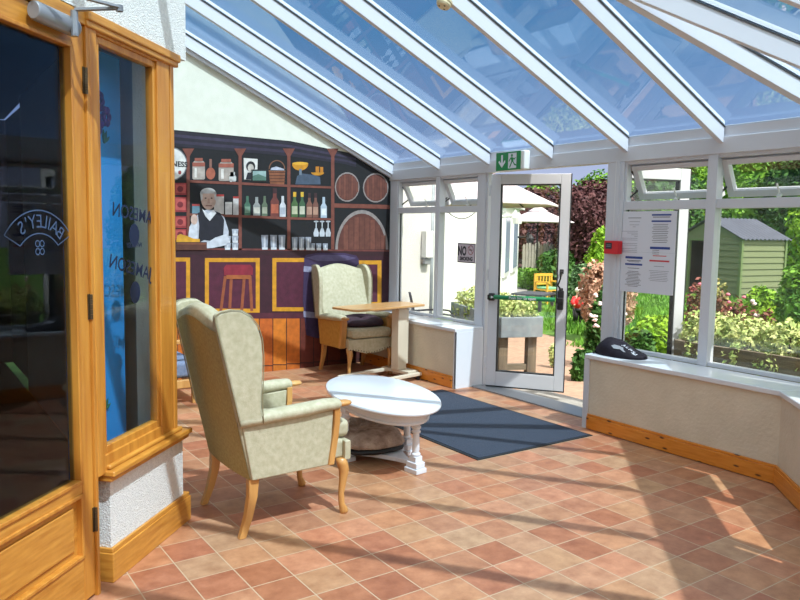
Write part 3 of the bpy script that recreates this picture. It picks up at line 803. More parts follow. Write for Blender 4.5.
for x in (316, 322, 328):
    P = PM(); P.rect(x - .5, 221, x + .5, 229, (200, 206, 214), 2); P.oval(x, 221.5, 2.4, .8, (200, 206, 214), 2); P.poly([(x - 1, 228), (x + 1, 228), (x + 2.7, 233), (x + 2.2, 236.5), (x - 2.2, 236.5), (x - 2.7, 233)], (196, 202, 212), 2); P.build('painted_wine_glass')
# casks
def cask(cx, cy, rx, ry, half=False):
    P = PM(); a0, a1 = (180, 360) if half else (0, 360)
    P.oval(cx, cy, rx, ry, (150, 140, 138), 2, a0, a1); P.oval(cx, cy, rx * .91, ry * .91, (96, 52, 44), 3, a0, a1)
    k = -.78
    while k < .8:
        h = math.sqrt(1 - (k + .11) ** 2 if abs(k + .11) < 1 else 0) * ry * .86
        hh = 0 if half else h
        P.rect(cx + (k + .015) * rx * .9, cy - h * .97, cx + (k + .2) * rx * .9, cy + hh * .97, (118, 68, 56) if int((k + 2) * 50) % 2 else (106, 60, 50), 4); k += .225
    P.build('painted_cask')
cask(347, 187, 12.3, 14.8); cask(375.5, 187.8, 12.8, 14.8); cask(361.6, 249.5, 26.5, 39.5, True)
# barman
P = PM()
P.poly([(187, 244), (189, 228), (193, 219), (201, 211.5), (208, 209), (216, 211), (224, 217), (228.5, 231), (228, 243), (221, 246.5), (206, 247.5)], (190, 194, 206), 4)
P.poly([(197.5, 213), (203, 210.5), (209, 219), (214, 210.8), (220, 213), (224, 220), (223, 235), (218, 242), (204, 240), (198, 243), (199, 226)], (26, 26, 38), 5)
P.poly([(202, 209), (208, 214), (213, 209.5), (216, 213), (209.5, 221), (205, 216)], (222, 222, 226), 6)
P.build('painted_barman', 'painted white-haired barman in white shirt and dark waistcoat')
bar = mural.children[-1]
P = PM(); P.oval(208.3, 199, 7.6, 10.6, (196, 164, 150), 7); P.oval(207.8, 193.5, 8, 5.6, (196, 194, 194), 8, 180, 360); P.poly([(199.8, 193.5), (202, 191), (202.4, 199), (200.6, 201)], (190, 188, 188), 8); P.poly([(214.2, 191), (216, 193.5), (215.6, 201), (214, 199)], (190, 188, 188), 8)
for x in (205.2, 211.2): P.oval(x, 198.2, 1, .7, (70, 52, 50), 9)
P.poly([(207.6, 198.5), (209, 198.5), (209.8, 203.4), (207, 203.4)], (176, 138, 126), 9); P.rect(205.3, 205.2, 211.6, 206.2, (132, 84, 80), 9); P.build('painted_head')
P = PM(); P.oval(193.8, 219.5, 3.4, 5.2, (206, 176, 162), 8); P.poly([(188, 244), (189, 227), (192, 222.5), (197, 224), (197, 236), (194, 245)], (204, 208, 218), 7); P.poly([(206, 243), (215, 237.5), (226, 234), (229, 239), (226, 245), (212, 248), (203, 248.4)], (206, 210, 220), 7); P.build('painted_arm')
P = PM(); P.poly([(176, 240), (177, 235.5), (180, 234), (187, 236), (193, 238.5), (199.5, 239), (199.5, 242), (176, 242)], (214, 156, 40), 8); P.rect(175.5, 242, 206.5, 250, (92, 52, 40), 8); P.rect(176.5, 243.2, 205.5, 244.4, (130, 78, 56), 9); P.build('painted_beer_pump', 'yellow and brown painted box on bar top')
# counter
P = PM(); P.poly([(110, 247.5), (391, 250.5), (391, 256), (110, 254.5)], (52, 20, 28), 1); P.poly([(110, 247), (391, 250), (391, 251.6), (110, 249)], (112, 56, 52), 2); P.build('painted_bar_top')
P = PM(); P.poly([(110, 254), (391, 255.5), (391, 316), (110, 318)], PURP, 0); P.build('painted_bar_front')
def frame(x0, y0, x1, y1, t=4):
    P = PM(); P.rect(x0 + t, y0 + t, x1 - t, y1 - t, (84, 28, 50), 1); P.rect(x0, y0, x1, y0 + t, YEL, 2); P.rect(x0, y1 - t, x1, y1, YEL, 2); P.rect(x0, y0 + t, x0 + t, y1 - t, YEL, 2); P.rect(x1 - t, y0 + t, x1, y1 - t, YEL, 2); P.build('painted_panel')
frame(132, 257.5, 190, 313); frame(204.8, 258, 259.6, 312.6); frame(272.2, 258, 327, 311.2); frame(340, 260.4, 381.3, 306)
P = PM(); P.poly([(223.5, 268), (226, 264.6), (250, 264.6), (252.8, 268), (252.4, 275), (224, 275.4)], (140, 34, 52), 4); P.poly([(226, 275), (250.5, 275), (250, 279), (226.5, 279)], (168, 92, 48), 5)
for a, b in ((225, 220.6), (231, 229.4), (244, 241.4), (249.6, 251.6)): P.poly([(a - 1.3, 276), (a + 1.7, 276), (b + 1.5, 311), (b - 1.4, 311)], (152, 80, 48), 3)
P.build('painted_bar_stool', 'painted bar stool with red seat')
# keg standing in front of the bar
P = PM(); P.poly([(304, 258), (306, 254.8), (318, 252.8), (344, 253), (356, 255.5), (358.5, 259), (360, 300), (355, 334), (346, 338), (316, 338), (306, 335), (302.5, 300)], (62, 44, 80), 4)
P.poly([(306, 257.5), (318, 254.6), (344, 255), (356, 258), (344, 261), (318, 261)], (92, 80, 116), 5); P.poly([(303.6, 266), (330, 268.5), (359, 266.5), (359.4, 271.5), (330, 274), (303.2, 271.6)], (150, 150, 178), 5); P.poly([(303, 311), (330, 314), (359.6, 311), (359, 316.5), (330, 319.5), (303.4, 317)], (150, 150, 178), 5)
for x in (313, 325, 338, 349): P.rect(x, 274, x + .9, 312, (34, 24, 50), 5)
P.build('painted_keg', 'dark purple painted keg with grey hoops')
# wainscot boards down to the floor
P = PM(); P.poly([(110, 316), (391, 314), (391, 361.5), (110, 386)], (52, 28, 26), 0); xs = [110 + 13.6 * i for i in range(22)]; bc = [(216, 122, 30), (204, 106, 28), (224, 132, 34), (196, 96, 30)]
for i in range(21):
    x0, x1 = xs[i], xs[i + 1] - .8
    c = bc[i % 4] if x0 < 296 else ((110, 44, 30) if x0 < 330 else (84, 38, 32))
    t = 318 - (x0 - 176) * .006; e = 380 - (x0 - 176) * .088; bb = min(e, 366 - (x0 - 262) * .07)
    P.poly([(x0, t), (x1, t), (x1, bb - 1), (x0, bb - 1)], c, 1)
    P.poly([(x0, bb), (x1, bb), (x1, e - 1.3), (x0, e)], tuple(int(q * .95) for q in c), 1)
P.poly([(110, 314), (391, 312), (391, 318), (110, 319)], (86, 34, 48), 2)
P.build('painted_wainscot', 'orange painted boards along the bottom')

# ================================================================== FURNITURE
def make_chair(name, label, group, loc, rz, up='fabric', up2='fabric2'):
    t = thing(name, label, 'armchair', loc, rz, group)
    fa, fb = M[up], M[up2]
    # backrest: leaning, with a raised centre
    rings = []; n = 13
    for i in range(n):
        u = -1 + 2 * i / (n - 1); y = .285 * u; zt = 1.085 + .055 * math.cos(PI * u / 2) ** 1.5
        r = lambda z: -.235 - .185 * (z - .29) / .81
        cr = .018 * (1 - u * u)
        rings.append([(r(.285) - cr, y, .285), (r(.6) - cr * 1.3, y, .6), (r(zt - .07) - cr, y, zt - .07), (r(zt) + .012, y, zt - .016), (r(zt) + .04, y, zt), (r(zt) + .085, y, zt - .01), (r(zt) + .115, y, zt - .06), (r(.62) + .135 + cr * 1.5, y, .62), (r(.40) + .14, y, .40), (r(.40) + .12, y, .29)])
    o = MB().loft([[Vector(p) for p in r] for r in rings]).build('backrest', [fa], t, bevel=.012, seg=2)
    # woven back cover
    rings = []
    for i in range(n):
        u = -1 + 2 * i / (n - 1); y = .281 * u; zt = 1.085 + .055 * math.cos(PI * u / 2) ** 1.5 - .03
        cr = .018 * (1 - u * u) + .0035
        rings.append([Vector((r(z) - cr * (1.3 if abs(z - .6) < .01 else 1), y, z)) for z in (.288, .6, zt - .03)])
    mbv = MB(); mbv.loft(rings, caps=False, closed=False); c2 = mbv.build('back_cover', fb, t, smooth=True)
    # wings
    wo = [(-.304, .575), (-.417, 1.075), (-.417, 1.106), (-.39, 1.122), (-.34, 1.130), (-.295, 1.126), (-.252, 1.100), (-.215, 1.05), (-.195, .985), (-.188, .90), (-.190, .80), (-.196, .68), (-.190, .575)]
    for s in (-1, 1):
        a = []; b = []
        for x, z in wo:
            fl = (x + .40) * .10
            a.append((x, s * (.262 + fl), z)); b.append((x, s * (.308 + fl), z))
        mb = MB(); k = len(wo); mb.add(a + b, [tuple(range(k)), tuple(range(k, 2 * k))[::-1]] + [(i, (i + 1) % k, k + (i + 1) % k, k + i) for i in range(k)])
        wg = mb.build('wing', fa, t, bevel=.014, seg=3)
        mb = MB(); mb.tube([Vector((x, s * (.310 + (x + .40) * .10), z)) for x, z in wo[0:]], .0028, 6); mb.build('piping', M['piping'], wg, smooth=True)
        # upholstered side under the arm, sloping pad, wooden front
        so_ = [(-.283, .56), (-.232, .288), (.192, .296), (.205, .42), (.216, .585)]
        mb = MB(); mb.prism([(x, s * .245, z) for x, z in so_], (0, s * .052, 0)); mb.build('side_panel', fa, t, bevel=.008)
        mb = MB(); rr = []
        for x, z, wd, hg in ((-.30, .585, .040, .03), (-.2, .592, .046, .034), (.05, .604, .048, .036), (.16, .612, .047, .034), (.238, .612, .043, .030), (.251, .612, .034, .022)):
            rr.append([Vector((x, s * .283 + wd * math.cos(2 * PI * k / 14), z + hg * math.sin(2 * PI * k / 14))) for k in range(14)])
        mb.loft(rr).build('armrest', fa, t, smooth=True)
        mb = MB(); rr = []
        for x, wd, hg in ((.238, .034, .018), (.27, .036, .017), (.302, .033, .015), (.318, .022, .011)):
            rr.append([Vector((x, s * .283 + wd * math.cos(2 * PI * k / 12), .611 + hg * math.sin(2 * PI * k / 12))) for k in range(12)])
        mb.loft(rr).build('arm_tip', M['beech'], t, smooth=True)
        mb = MB(); rr = []
        for z, x in ((.60, .232), (.52, .232), (.44, .222), (.36, .208), (.298, .198)):
            rr.append([Vector((x + a, s * .276 + b, z)) for a, b in ((-.017, -.034), (.017, -.034), (.017, .034), (-.017, .034))])
        mb.loft(rr).build('arm_post', M['beech'], t, bevel=.005)
        # legs
        mb = MB(); rr = []
        for z, x, wd in ((.30, -.212, .024), (.20, -.218, .021), (.10, -.240, .018), (0, -.276, .016)):
            rr.append([Vector((x + a * wd * 1.1, s * (.252 + .05 * max(0, .25 - z)) + b * wd, z)) for a, b in ((-1, -1), (1, -1), (1, 1), (-1, 1))])
        mb.loft(rr).build('leg', M['beech'], t, bevel=.004)
        mb = MB(); rr = []
        for z, x, wd in ((.305, .290, .030), (.27, .300, .031), (.235, .310, .028), (.18, .304, .021), (.11, .294, .0165), (.055, .297, .0165), (.03, .308, .022), (.012, .312, .024), (0, .310, .020)):
            rr.append([Vector((x + wd * math.cos(2 * PI * k / 12), s * .245 + wd * math.sin(2 * PI * k / 12), z)) for k in range(12)])
        mb.loft(rr).build('leg', M['beech'], t, smooth=True)
    # seat rail with scalloped apron, nails, loose cushion
    mb = MB(); mb.box(-.22, .315, -.245, .245, .30, .405); mb.build('seat_base', fa, t, bevel=.02, seg=3)
    ap = [(-.272, .40), (-.272, .296)] + [(-.225 + .45 * i / 16, .292 - .040 * (math.sin(PI * i / 16) ** 2) - .012 * abs(math.sin(2 * PI * i / 16))) for i in range(17)] + [(.272, .296), (.272, .40)]
    mb = MB(); mb.prism([(.300, y, z) for y, z in ap], (.036, 0, 0)); mb.build('apron', fa, t, bevel=.006)
    for i in range(17):
        y = -.255 + .51 * i / 16
        zz = .30 if abs(y) > .226 else .298 - .040 * (math.sin(PI * (y + .225) / .45) ** 2)
        mb = MB(); mb.ell((.337, y, zz), .004, .006, .006, 8, 5); mb.build('nail', M['stud'], t, smooth=True)
    mb = MB(); mb.box(-.17, .352, -.238, .238, .408, .505); mb.build('seat_cushion', fa, t, bevel=.034, seg=4)
    return t
chair = make_chair('wingback_armchair', 'sage green wingback armchair seen from behind, nearest beside the white oval table', 'sage wingback chairs', (1.622, 3.522, 0), 0)
chair_b = dup(chair, (4.01, 6.60, 0), -PI / 2, 'sage green wingback armchair facing the room, against the mural by the overbed table')

M['bounceside'] = mat('vinyl with warm bounce', rgb(186, 140, 66), .5, rgb(170, 122, 52), 30, 4)  # side vinyl with warm bounce from the orange floor painted into its colour
for ch in chair_b.children:
    if ch.name.startswith('side_panel'):
        ch.data = ch.data.copy(); ch.data.materials[0] = M['bounceside']; ch['label'] = 'side panel with warm floor bounce in its colour'
# low blue-grey armchair half hidden by the front chair
t = thing('low_armchair', 'low grey-blue cushioned armchair with wooden frame, half hidden behind the nearest wingback', 'armchair', (1.78, 6.42, 0))
for s in (-1, 1):
    MB().box(-.36, .36, s * .33 - .025, s * .33 + .025, .14, .21).build('side_rail', M['beech'], t, bevel=.006)
    MB().box(-.38, .34, s * .33 - .03, s * .33 + .03, .52, .555).build('armrest', M['beech'], t, bevel=.008)
    for x in (-.33, .31):
        MB().box(x - .025, x + .025, s * .33 - .022, s * .33 + .022, .21, .52).build('arm_post', M['beech'], t, bevel=.005)
        MB().box(x - .022, x + .022, s * .33 - .02, s * .33 + .02, 0, .14).build('leg', M['beech'], t, bevel=.004)
MB().box(.32, .37, -.305, .305, .14, .21).build('front_rail', M['beech'], t, bevel=.006)
MB().box(-.33, .38, -.30, .30, .212, .36).build('seat_cushion', M['blueupholstery'], t, bevel=.04, seg=4)
mb = MB(); mb.prism([(-.34, -.30, .34), (-.22, -.30, .34), (-.34, -.30, .88), (-.44, -.30, .88)], (0, .60, 0)); mb.build('back_cushion', M['blueupholstery'], t, bevel=.035, seg=4)

# white oval table
TA = math.atan2(-.98, -.19)
t = thing('oval_coffee_table', 'white painted oval coffee table with turned legs on a shaped base', 'table', (2.62, 3.975, 0), TA)
def oval(a, b, z, n=56): return [Vector((a * math.cos(2 * PI * k / n), b * math.sin(2 * PI * k / n), z)) for k in range(n)]
MB().loft([oval(.585, .312, .418), oval(.600, .326, .424), oval(.604, .330, .434), oval(.600, .326, .444), oval(.588, .314, .449)]).build('tabletop', M['whitesatin'], t, smooth=False, bevel=.002)
MB().loft([oval(.515, .250, .345), oval(.522, .256, .350), oval(.522, .256, .36), oval(.515, .25, .365), oval(.515, .25, .419)]).build('apron', M['whitesatin'], t)
BA = math.radians(19)
def brot(x, y): return (x * math.cos(BA) - y * math.sin(BA), x * math.sin(BA) + y * math.cos(BA))
def wloc(x, y): return (x * math.cos(TA) + y * math.sin(TA), -x * math.sin(TA) + y * math.cos(TA))
feet = [wloc(.028, -.365), wloc(.205, -.02), wloc(-.06, .365), wloc(-.225, .07)]
pl = []
for k in range(4):
    a = Vector((*feet[k], 0)); b = Vector((*feet[(k + 1) % 4], 0)); c = (a + b) * .5 * .52
    for i in range(9):
        s = i / 9; p = a * (1 - s) ** 2 + c * 2 * s * (1 - s) + b * s * s
        pl.append(p)
MB().prism([(p.x, p.y, .035) for p in pl], (0, 0, .028)).build('platform', M['whitesatin'], t, bevel=.004)
for (x, y) in feet:
    mb = MB(); c, si = math.cos(BA), math.sin(BA)
    def q(a, b, z, x=x, y=y): return Vector((x + a * c - b * si, y + a * si + b * c, z))
    mb.box(-.058, .058, -.045, .045, 0, .032, q); mb.box(-.048, .048, -.038, .038, .032, .070, q); f = mb.build('foot', M['whitesatin'], t, bevel=.006)
    mb = MB(); mb.box(-.03, .03, -.03, .03, .07, .105, q)
    mb.lathe([(.026, .105), (.031, .112), (.031, .120), (.022, .127), (.024, .15), (.021, .235), (.020, .25), (.029, .256), (.029, .266), (.020, .274), (.031, .284), (.031, .294), (.022, .302), (.022, .315), (.030, .325)], (x, y, 0), 18)
    mb.box(-.03, .03, -.03, .03, .325, .36, q)
    mb.build('leg', M['whitesatin'], t, bevel=.002, seg=1)
# fleece cushion on the table base
rr = []; n = 40
def cush(k, z, sc):
    a = 2 * PI * k / n; w = 1 + .05 * math.sin(5 * a + 1) + .03 * math.sin(9 * a)
    return Vector((.30 * sc * w * math.copysign(abs(math.cos(a)) ** .75, math.cos(a)), .225 * sc * w * math.copysign(abs(math.sin(a)) ** .75, math.sin(a)), z))
t = thing('fleece_cushion', 'brown and grey fleecy cushion tucked under the white oval table', 'cushion', (2.545, 4.12, .064), TA + BA + .2)
MB().loft([[cush(k, z, s) for k in range(n)] for z, s in ((0, .90), (.012, .99), (.03, 1.02))]).build('underside', M['black'], t, smooth=True)
MB().loft([[cush(k, z + (.006 * math.sin(k * 1.7) if 0 < s < .95 else 0), s) for k in range(n)] for z, s in ((.028, 1.03), (.06, 1.05), (.10, .98), (.135, .82), (.145, .55), (.125, .25), (.112, .04))]).build('fleece_top', M['fur'], t, smooth=True, sub=1)

# overbed table
AX = math.atan2(.2, .97)
t = thing('overbed_table', 'wheeled overbed table with wooden top on a cream column, before the mural armchair', 'table', (4.00, 6.11, 0), .19)
mb = MB(); pts = []
for cx, cy, a0 in ((.44, .155, 0), (-.44, .155, 90), (-.44, -.155, 180), (.44, -.155, 270)):
    for k in range(5): a = math.radians(a0 + 22.5 * k); pts.append((cx + .04 * math.cos(a), cy + .04 * math.sin(a), .735))
mb.prism(pts, (0, 0, .022)); mb.build('tabletop', M['beechtop'], t, bevel=.005)
mb = MB(); mb.box(-.12, .30, -.06, .06, .705, .734); mb.build('top_bracket', M['cream_metal'], t, bevel=.004)
mb = MB(); mb.box(.17, .295, -.10, .0, .09, .72); mb.build('column', M['cream_metal'], t, bevel=.006)
mb = MB(); mb.box(.305, .335, -.085, -.012, .14, .70); mb.box(.29, .31, -.07, -.03, .16, .66); mb.build('lift_tube', M['cream_metal'], t, bevel=.004)
mb = MB(); mb.box(.19, .34, -.23, .16, .056, .09); mb.build('cross_member', M['cream_metal'], t, bevel=.006)
for y in (-.27, .13):
    MB().box(-.42, .325, y - .024, y + .024, .045, .078).build('base_bar', M['cream_metal'], t, bevel=.006)
    for x in (-.38, .29):
        mb = MB(); mb.tube([(x, y - .012, .022), (x, y + .012, .022)], .022, 14); mb.tube([(x, y, .022), (x, y, .05)], .008, 8); mb.build('castor', M['black'], t)
mb = MB(); rr = []
t = thing('folded_jumper', 'dark plum cloth folded on the seat of the mural wingback', 'clothing', (4.02, 6.50, .502), -.12)
n = 28
def jp(k, z, s):
    a = 2 * PI * k / n; w = 1 + .05 * math.sin(4 * a + 2) + .04 * math.sin(7 * a)
    return Vector((.235 * s * w * math.copysign(abs(math.cos(a)) ** .6, math.cos(a)), .16 * s * w * math.copysign(abs(math.sin(a)) ** .6, math.sin(a)), z + .016 * math.cos(2 * a) * (z > .03)))
MB().loft([[jp(k, z, s) for k in range(n)] for z, s in ((0, .93), (.02, 1.0), (.055, .98), (.08, .85), (.088, .5), (.084, .1))]).build('body', M['plum'], t, smooth=True, sub=1)
mb = MB(); mb.tube([(-.2, .06, .08), (-.05, .10, .098), (.1, .03, .098), (.19, -.03, .08)], [.022, .03, .03, .02], 10); mb.build('sleeve', M['plum'], t, smooth=True, sub=1)

# door mat
t = thing('door_mat', 'large charcoal blue doormat lying before the open door', 'mat', (3.70, 4.49, .0))
MB().box(-.54, .54, -.89, .89, .001, .010).build('mat_pile', M['mat'], t, bevel=.002)
mb = MB()
for a in ((-.565, .565, -.915, -.89), (-.565, .565, .89, .915), (-.565, -.54, -.89, .89), (.54, .565, -.89, .89)): mb.box(*a, .001, .006)
mb.build('rubber_edge', M['matedge'], t)

# bag on the sill
t = thing('drawstring_bag', 'black nylon bag with white lettering lying on the right window sill', 'bag', (4.555, 3.58, .584), -PI / 2 + .03)
def bag_h(x, y):
    t = x / .215; yw = .125 * max(.02, 1 - abs(t) ** 2.6) ** .5
    e = max(0, 1 - (y / yw) ** 2) if abs(t) < 1 else 0
    p = math.exp(-((t + .38) / .62) ** 2) * .62 + .52 * max(0, 1 - t * t) ** .5 * (.85 - .25 * t)
    wr = .006 * math.sin(38 * x + 22 * y) + .004 * math.sin(61 * x - 47 * y + 1)
    return max(0, (.108 * p + wr * e) * e ** .42)
mb = MB(); NB = 44; MBv = 26; top = []
for i in range(NB + 1):
    tt = -math.cos(PI * i / NB) * .999; yw = .125 * max(.0005, 1 - abs(tt) ** 2.6) ** .5
    top.append([(tt * .215, -math.cos(PI * j / MBv) * yw, .012 + bag_h(tt * .215, -math.cos(PI * j / MBv) * yw * .9995)) for j in range(MBv + 1)])
vs_ = [p for r in top for p in r]; w_ = MBv + 1
o2 = len(vs_); vs_ += [(x, y, .001) for r in top for x, y, z in r]
f_ = [(i * w_ + j, (i + 1) * w_ + j, (i + 1) * w_ + j + 1, i * w_ + j + 1) for i in range(NB) for j in range(MBv)]
f_ += [tuple(o2 + q for q in f[::-1]) for f in f_]
for i in range(NB): f_ += [(i * w_, o2 + i * w_, o2 + (i + 1) * w_, (i + 1) * w_), (i * w_ + MBv, (i + 1) * w_ + MBv, o2 + (i + 1) * w_ + MBv, o2 + i * w_ + MBv)]
mb.add(vs_, f_).build('bag_body', M['blackbag'], t, smooth=True)
mb = MB(); mb.tube([(-.205, .01, .02), (-.235, -.02, .008), (-.215, -.06, .006), (-.16, -.115, .007)], .004, 6); mb.build('drawstring', M['blackbag'], t, smooth=True)
def bagpt(x, y): return Vector((x, y, .0165 + bag_h(x, y)))
text_mb('ALPS', .045, lambda x, y: bagpt(.085 + x * 1.0, -.045 + y * 1.1), spacing=1.2).build('lettering', M['paper'], t, fix=False)
mb = MB()
pp = [(-.02, -.098), (-.005, -.075), (.03, -.060), (.065, -.064), (.08, -.080), (.105, -.086), (.09, -.094), (.055, -.090), (.035, -.100), (.01, -.106)]
cen = bagpt(.04, -.084)
for a, b in zip(pp, pp[1:] + pp[:1]): mb.poly([cen, bagpt(*a), bagpt(*b)])
mb.build('printed_motif', M['alu'], t, fix=False)
mb = MB()
for (x0, x1, y0, y1) in ((.140, .146, -.062, -.030), (.166, .172, -.062, -.030), (.146, .166, -.037, -.030), (.146, .166, -.062, -.055)): mb.poly([bagpt(x0, y0), bagpt(x1, y0), bagpt(x1, y1), bagpt(x0, y1)])
mb.build('printed_emblem', M['paper'], t, fix=False)

# ------------------------------------------------------------------ double door
def glazed_leaf(name, hinge, ang, Lw, bar=True):
    """pvc leaf from its hinge; local x along the leaf, y = its outer face"""
    root = structroot(name, hinge); root.rotation_euler = (0, 0, ang)
    st, zb, zt = .092, .015, 2.055
    mb = MB()
    mb.box(0, st, -.03, .03, zb, zt); mb.box(Lw - st, Lw, -.03, .03, zb, zt)
    mb.box(st, Lw - st, -.03, .03, zb, zb + .15); mb.box(st, Lw - st, -.03, .03, zt - .095, zt)
    mb.build('door_leaf', M['upvc'], root, bevel=.005)
    mb = MB(); b = .010
    mb.box(st, st + b, -.026, .026, zb + .15, zt - .095); mb.box(Lw - st - b, Lw - st, -.026, .026, zb + .15, zt - .095)
    mb.box(st, Lw - st, -.026, .026, zb + .15, zb + .15 + b); mb.box(st, Lw - st, -.026, .026, zt - .095 - b, zt - .095)
    mb.box(Lw, Lw + .006, -.032, -.016, zb, zt); mb.box(0, Lw, -.034, -.030, zb, zb + .012)
    mb.build('gasket', M['greybox'], root)
    MB().box(st, Lw - st, -.004, .003, zb + .15, zt - .095).build('pane', M['pane'], root)
    for z in (.25, 1.1, 1.9):
        mb = MB(); mb.tube([(-.012, -.02, z - .05), (-.012, -.02, z + .05)], .011, 10); mb.build('hinge', M['upvc'], root)
    return root
A1 = math.atan2(-.816, .577)
dl = glazed_leaf('door_3', (4.728, 5.300, 0), A1, .745)
dr = glazed_leaf('door_4', (4.81, 3.915, 0), math.radians(-19), .685)
# push bar across the room side (local -y is the room side)
mb = MB(); mb.tube([(.03, -.088, .893), (.645, -.088, .893)], .021, 14); pb = mb.build('push_bar', M['bargreen'], dl, smooth=False)
pb['label'] = 'green push bar with white lettering'
text_mb('Push bar to open', .037, lambda x, y: Vector((.345 + x, -.1095, .883 + y)), bold=.0004).build('lettering', M['paper'], pb, fix=False)
mb = MB(); mb.poly([(.045, -.1096, .880), (.045, -.1096, .906), (.072, -.1096, .893)]); mb.build('arrow', M['paper'], pb, fix=False)
for x, h in ((.04, .035), (.69, .09)):
    mb = MB(); mb.box(x - .028, x + .028, -.075, -.03, .89 - h, .89 + h); mb.box(x - .032, x + .032, -.108, -.06, .865, .915); mb.build('bar_end_bracket', M['black'], pb, bevel=.008)
mb = MB(); mb.tube([(.69, -.038, 1.16), (.69, -.075, 1.15), (.685, -.075, 1.09), (.665, -.078, 1.03), (.69, -.07, .99), (.69, -.038, .975)], [.010, .010, .008, .009, .010, .012], 8)
mb.build('handle', M['black'], dl)
mb = MB(); mb.box(.673, .707, -.034, -.030, .955, 1.0); mb.box(.673, .707, -.034, -.030, 1.135, 1.175); mb.build('handle_plate', M['black'], dl)

# exit sign
t = thing('exit_sign', 'green and white running-man exit sign box above the open door', 'sign', (4.72, 4.99, 2.155))
mb = MB(); mb.box(-.075, -.002, -.20, .165, -.085, .085); mb.build('housing', M['white'], t, bevel=.012)
mb = MB(); mb.box(-.080, -.0745, -.155, .165, -.082, .082); fp = mb.build('sign_face', M['greensign'], t)
def ex(y, z, k=0): return Vector((-.0808 - k * .0004, y, z))
mb = MB(); mb.poly([ex(.085 + a, b) for a, b in ((.012, .058), (-.012, .058), (-.012, -.015), (-.040, .012), (-.046, -.008), (0, -.058), (.046, -.008), (.040, .012), (.012, -.015))]); mb.build('arrow', M['paper'], fp, fix=False)
mb = MB(); mb.poly([ex(.002, .068), ex(-.105, .068), ex(-.105, -.068), ex(.002, -.068)]); mb.build('doorway', M['paper'], fp, fix=False)
mb = MB(); mb.poly([ex(-.045 + .013 * math.cos(a * PI / 6), .046 + .013 * math.sin(a * PI / 6), 1) for a in range(12)])
for pts in ([(-.03, .032), (-.062, .028), (-.068, -.012), (-.04, -.008)], [(-.03, .03), (-.012, .010), (-.004, -.004), (-.012, -.008), (-.022, .006), (-.036, .018)], [(-.058, .028), (-.078, .018), (-.088, .03), (-.094, .024), (-.08, .006), (-.062, .012)],
            [(-.04, -.008), (-.055, -.010), (-.040, -.035), (-.024, -.062), (-.012, -.060), (-.026, -.032)], [(-.055, -.008), (-.069, -.012), (-.085, -.030), (-.104, -.036), (-.104, -.048), (-.078, -.042)]): mb.poly([ex(a, b, 1) for a, b in pts])
mb.build('running_figure', M['greensign'], fp, fix=False)
# call point
t = thing('fire_call_point', 'red fire alarm call point on the white post right of the door', 'fire alarm', (4.724, 3.815, 1.405))
MB().box(-.055, -.001, -.07, .07, -.052, .052).build('housing', M['red'], t, bevel=.005)
MB().box(-.0565, -.054, -.01, .052, -.012, .036).build('window', M['ink'], t)
mb = MB(); mb.box(-.0575, -.0564, .0, .042, .004, .01); mb.box(-.0575, -.0564, .0, .042, .016, .022); mb.build('lettering', M['inkgrey'], t)
MB().tube([(4.722, 3.835, 1.46), (4.722, 3.835, 2.08)], .006, 6).build('alarm_cable', M['white'], tag=('thin white cable running up the post above the red call point', 'cable'))
# no smoking sign
t = thing('no_smoking_sign', 'grey no smoking sign stuck to the glass left of the door', 'sign', (4.764, 5.695, 1.293))
MB().box(-.004, -.0, -.14, .14, -.10, .10).build('plate', M['sign'], t)
def sg(y, z): return Vector((-.0046, y, z))
mb = MB()
for a in ((-.134, .134, .088, .094), (-.134, .134, -.094, -.088), (-.134, -.128, -.094, .094), (.128, .134, -.094, .094)): mb.poly([sg(a[0], a[2]), sg(a[1], a[2]), sg(a[1], a[3]), sg(a[0], a[3])])
mb.build('border', M['ink'], t, fix=False)
text_mb('NO', .125, lambda x, y: sg(.064 - x * .66, -.022 + y), bold=.006).build('lettering', M['ink'], t, fix=False)
text_mb('SMOKING', .052, lambda x, y: sg(-x * .86, -.075 + y), bold=.003).build('lettering', M['ink'], t, fix=False)
mb = MB()
for k in range(24):
    t0, t1 = 2 * PI * k / 24, 2 * PI * (k + 1) / 24
    mb.poly([sg(-.068 + r * math.cos(a), .032 + r * 1.05 * math.sin(a)) for r, a in ((.038, t0), (.046, t0), (.046, t1), (.038, t1))])
mb.poly([sg(-.068 + a, .032 + b) for a, b in ((.030, .026), (.024, .032), (-.030, -.026), (-.024, -.032))]); mb.build('prohibition_ring', mat('faded red ink', rgb(150, 84, 96), .6), t, fix=False)
mb = MB(); mb.poly([sg(-.068 + a, .032 + b) for a, b in ((.028, -.004), (-.028, -.004), (-.028, .005), (.028, .005))]); mb.build('cigarette', M['ink'], t, fix=False)
# notice board of four sheets
t = thing('notice_sheet', 'pale panel of four printed notices on the window right of the door', 'notice', (4.738, 3.525, 1.375))
MB().box(-.004, 0, -.245, .237, -.312, .312).build('panel', M['paper'], t)
def nl(y, z): return Vector((-.0046, y, z))
def bars(rows, mt, nm):
    mb = MB()
    for (c, w, z, h) in rows:
        h *= 1 if nm == 'printed_heading' else .7
        if nm == 'printed_heading': mb = MB()
        mb.poly([nl(c + w / 2, z), nl(c - w / 2, z), nl(c - w / 2, z - h), nl(c + w / 2, z - h)])
        if nm == 'printed_heading': mb.build(nm, M[mt], t, fix=False)
    if nm != 'printed_heading': mb.build(nm, M[mt], t, fix=False)
rr = R
L1 = [(.125, .12, .265, .008), (.125, .10, .235, .004), (.125, .09, .21, .004), (.125, .03, .195, .004)]
L1 += [(.175 - (.17 - w) / 2 + .0, w, .16 - i * .0135, .0035) for i, w in enumerate((.17, .10, .06, .03, .17, .14, .0, .17, .12, .02, .17, .17, .13))]
L1 += [(.03 + 0.0, .0, 0, 0)]
bars([r for r in L1 if r[1] > 0], 'inkgrey', 'printed_text')
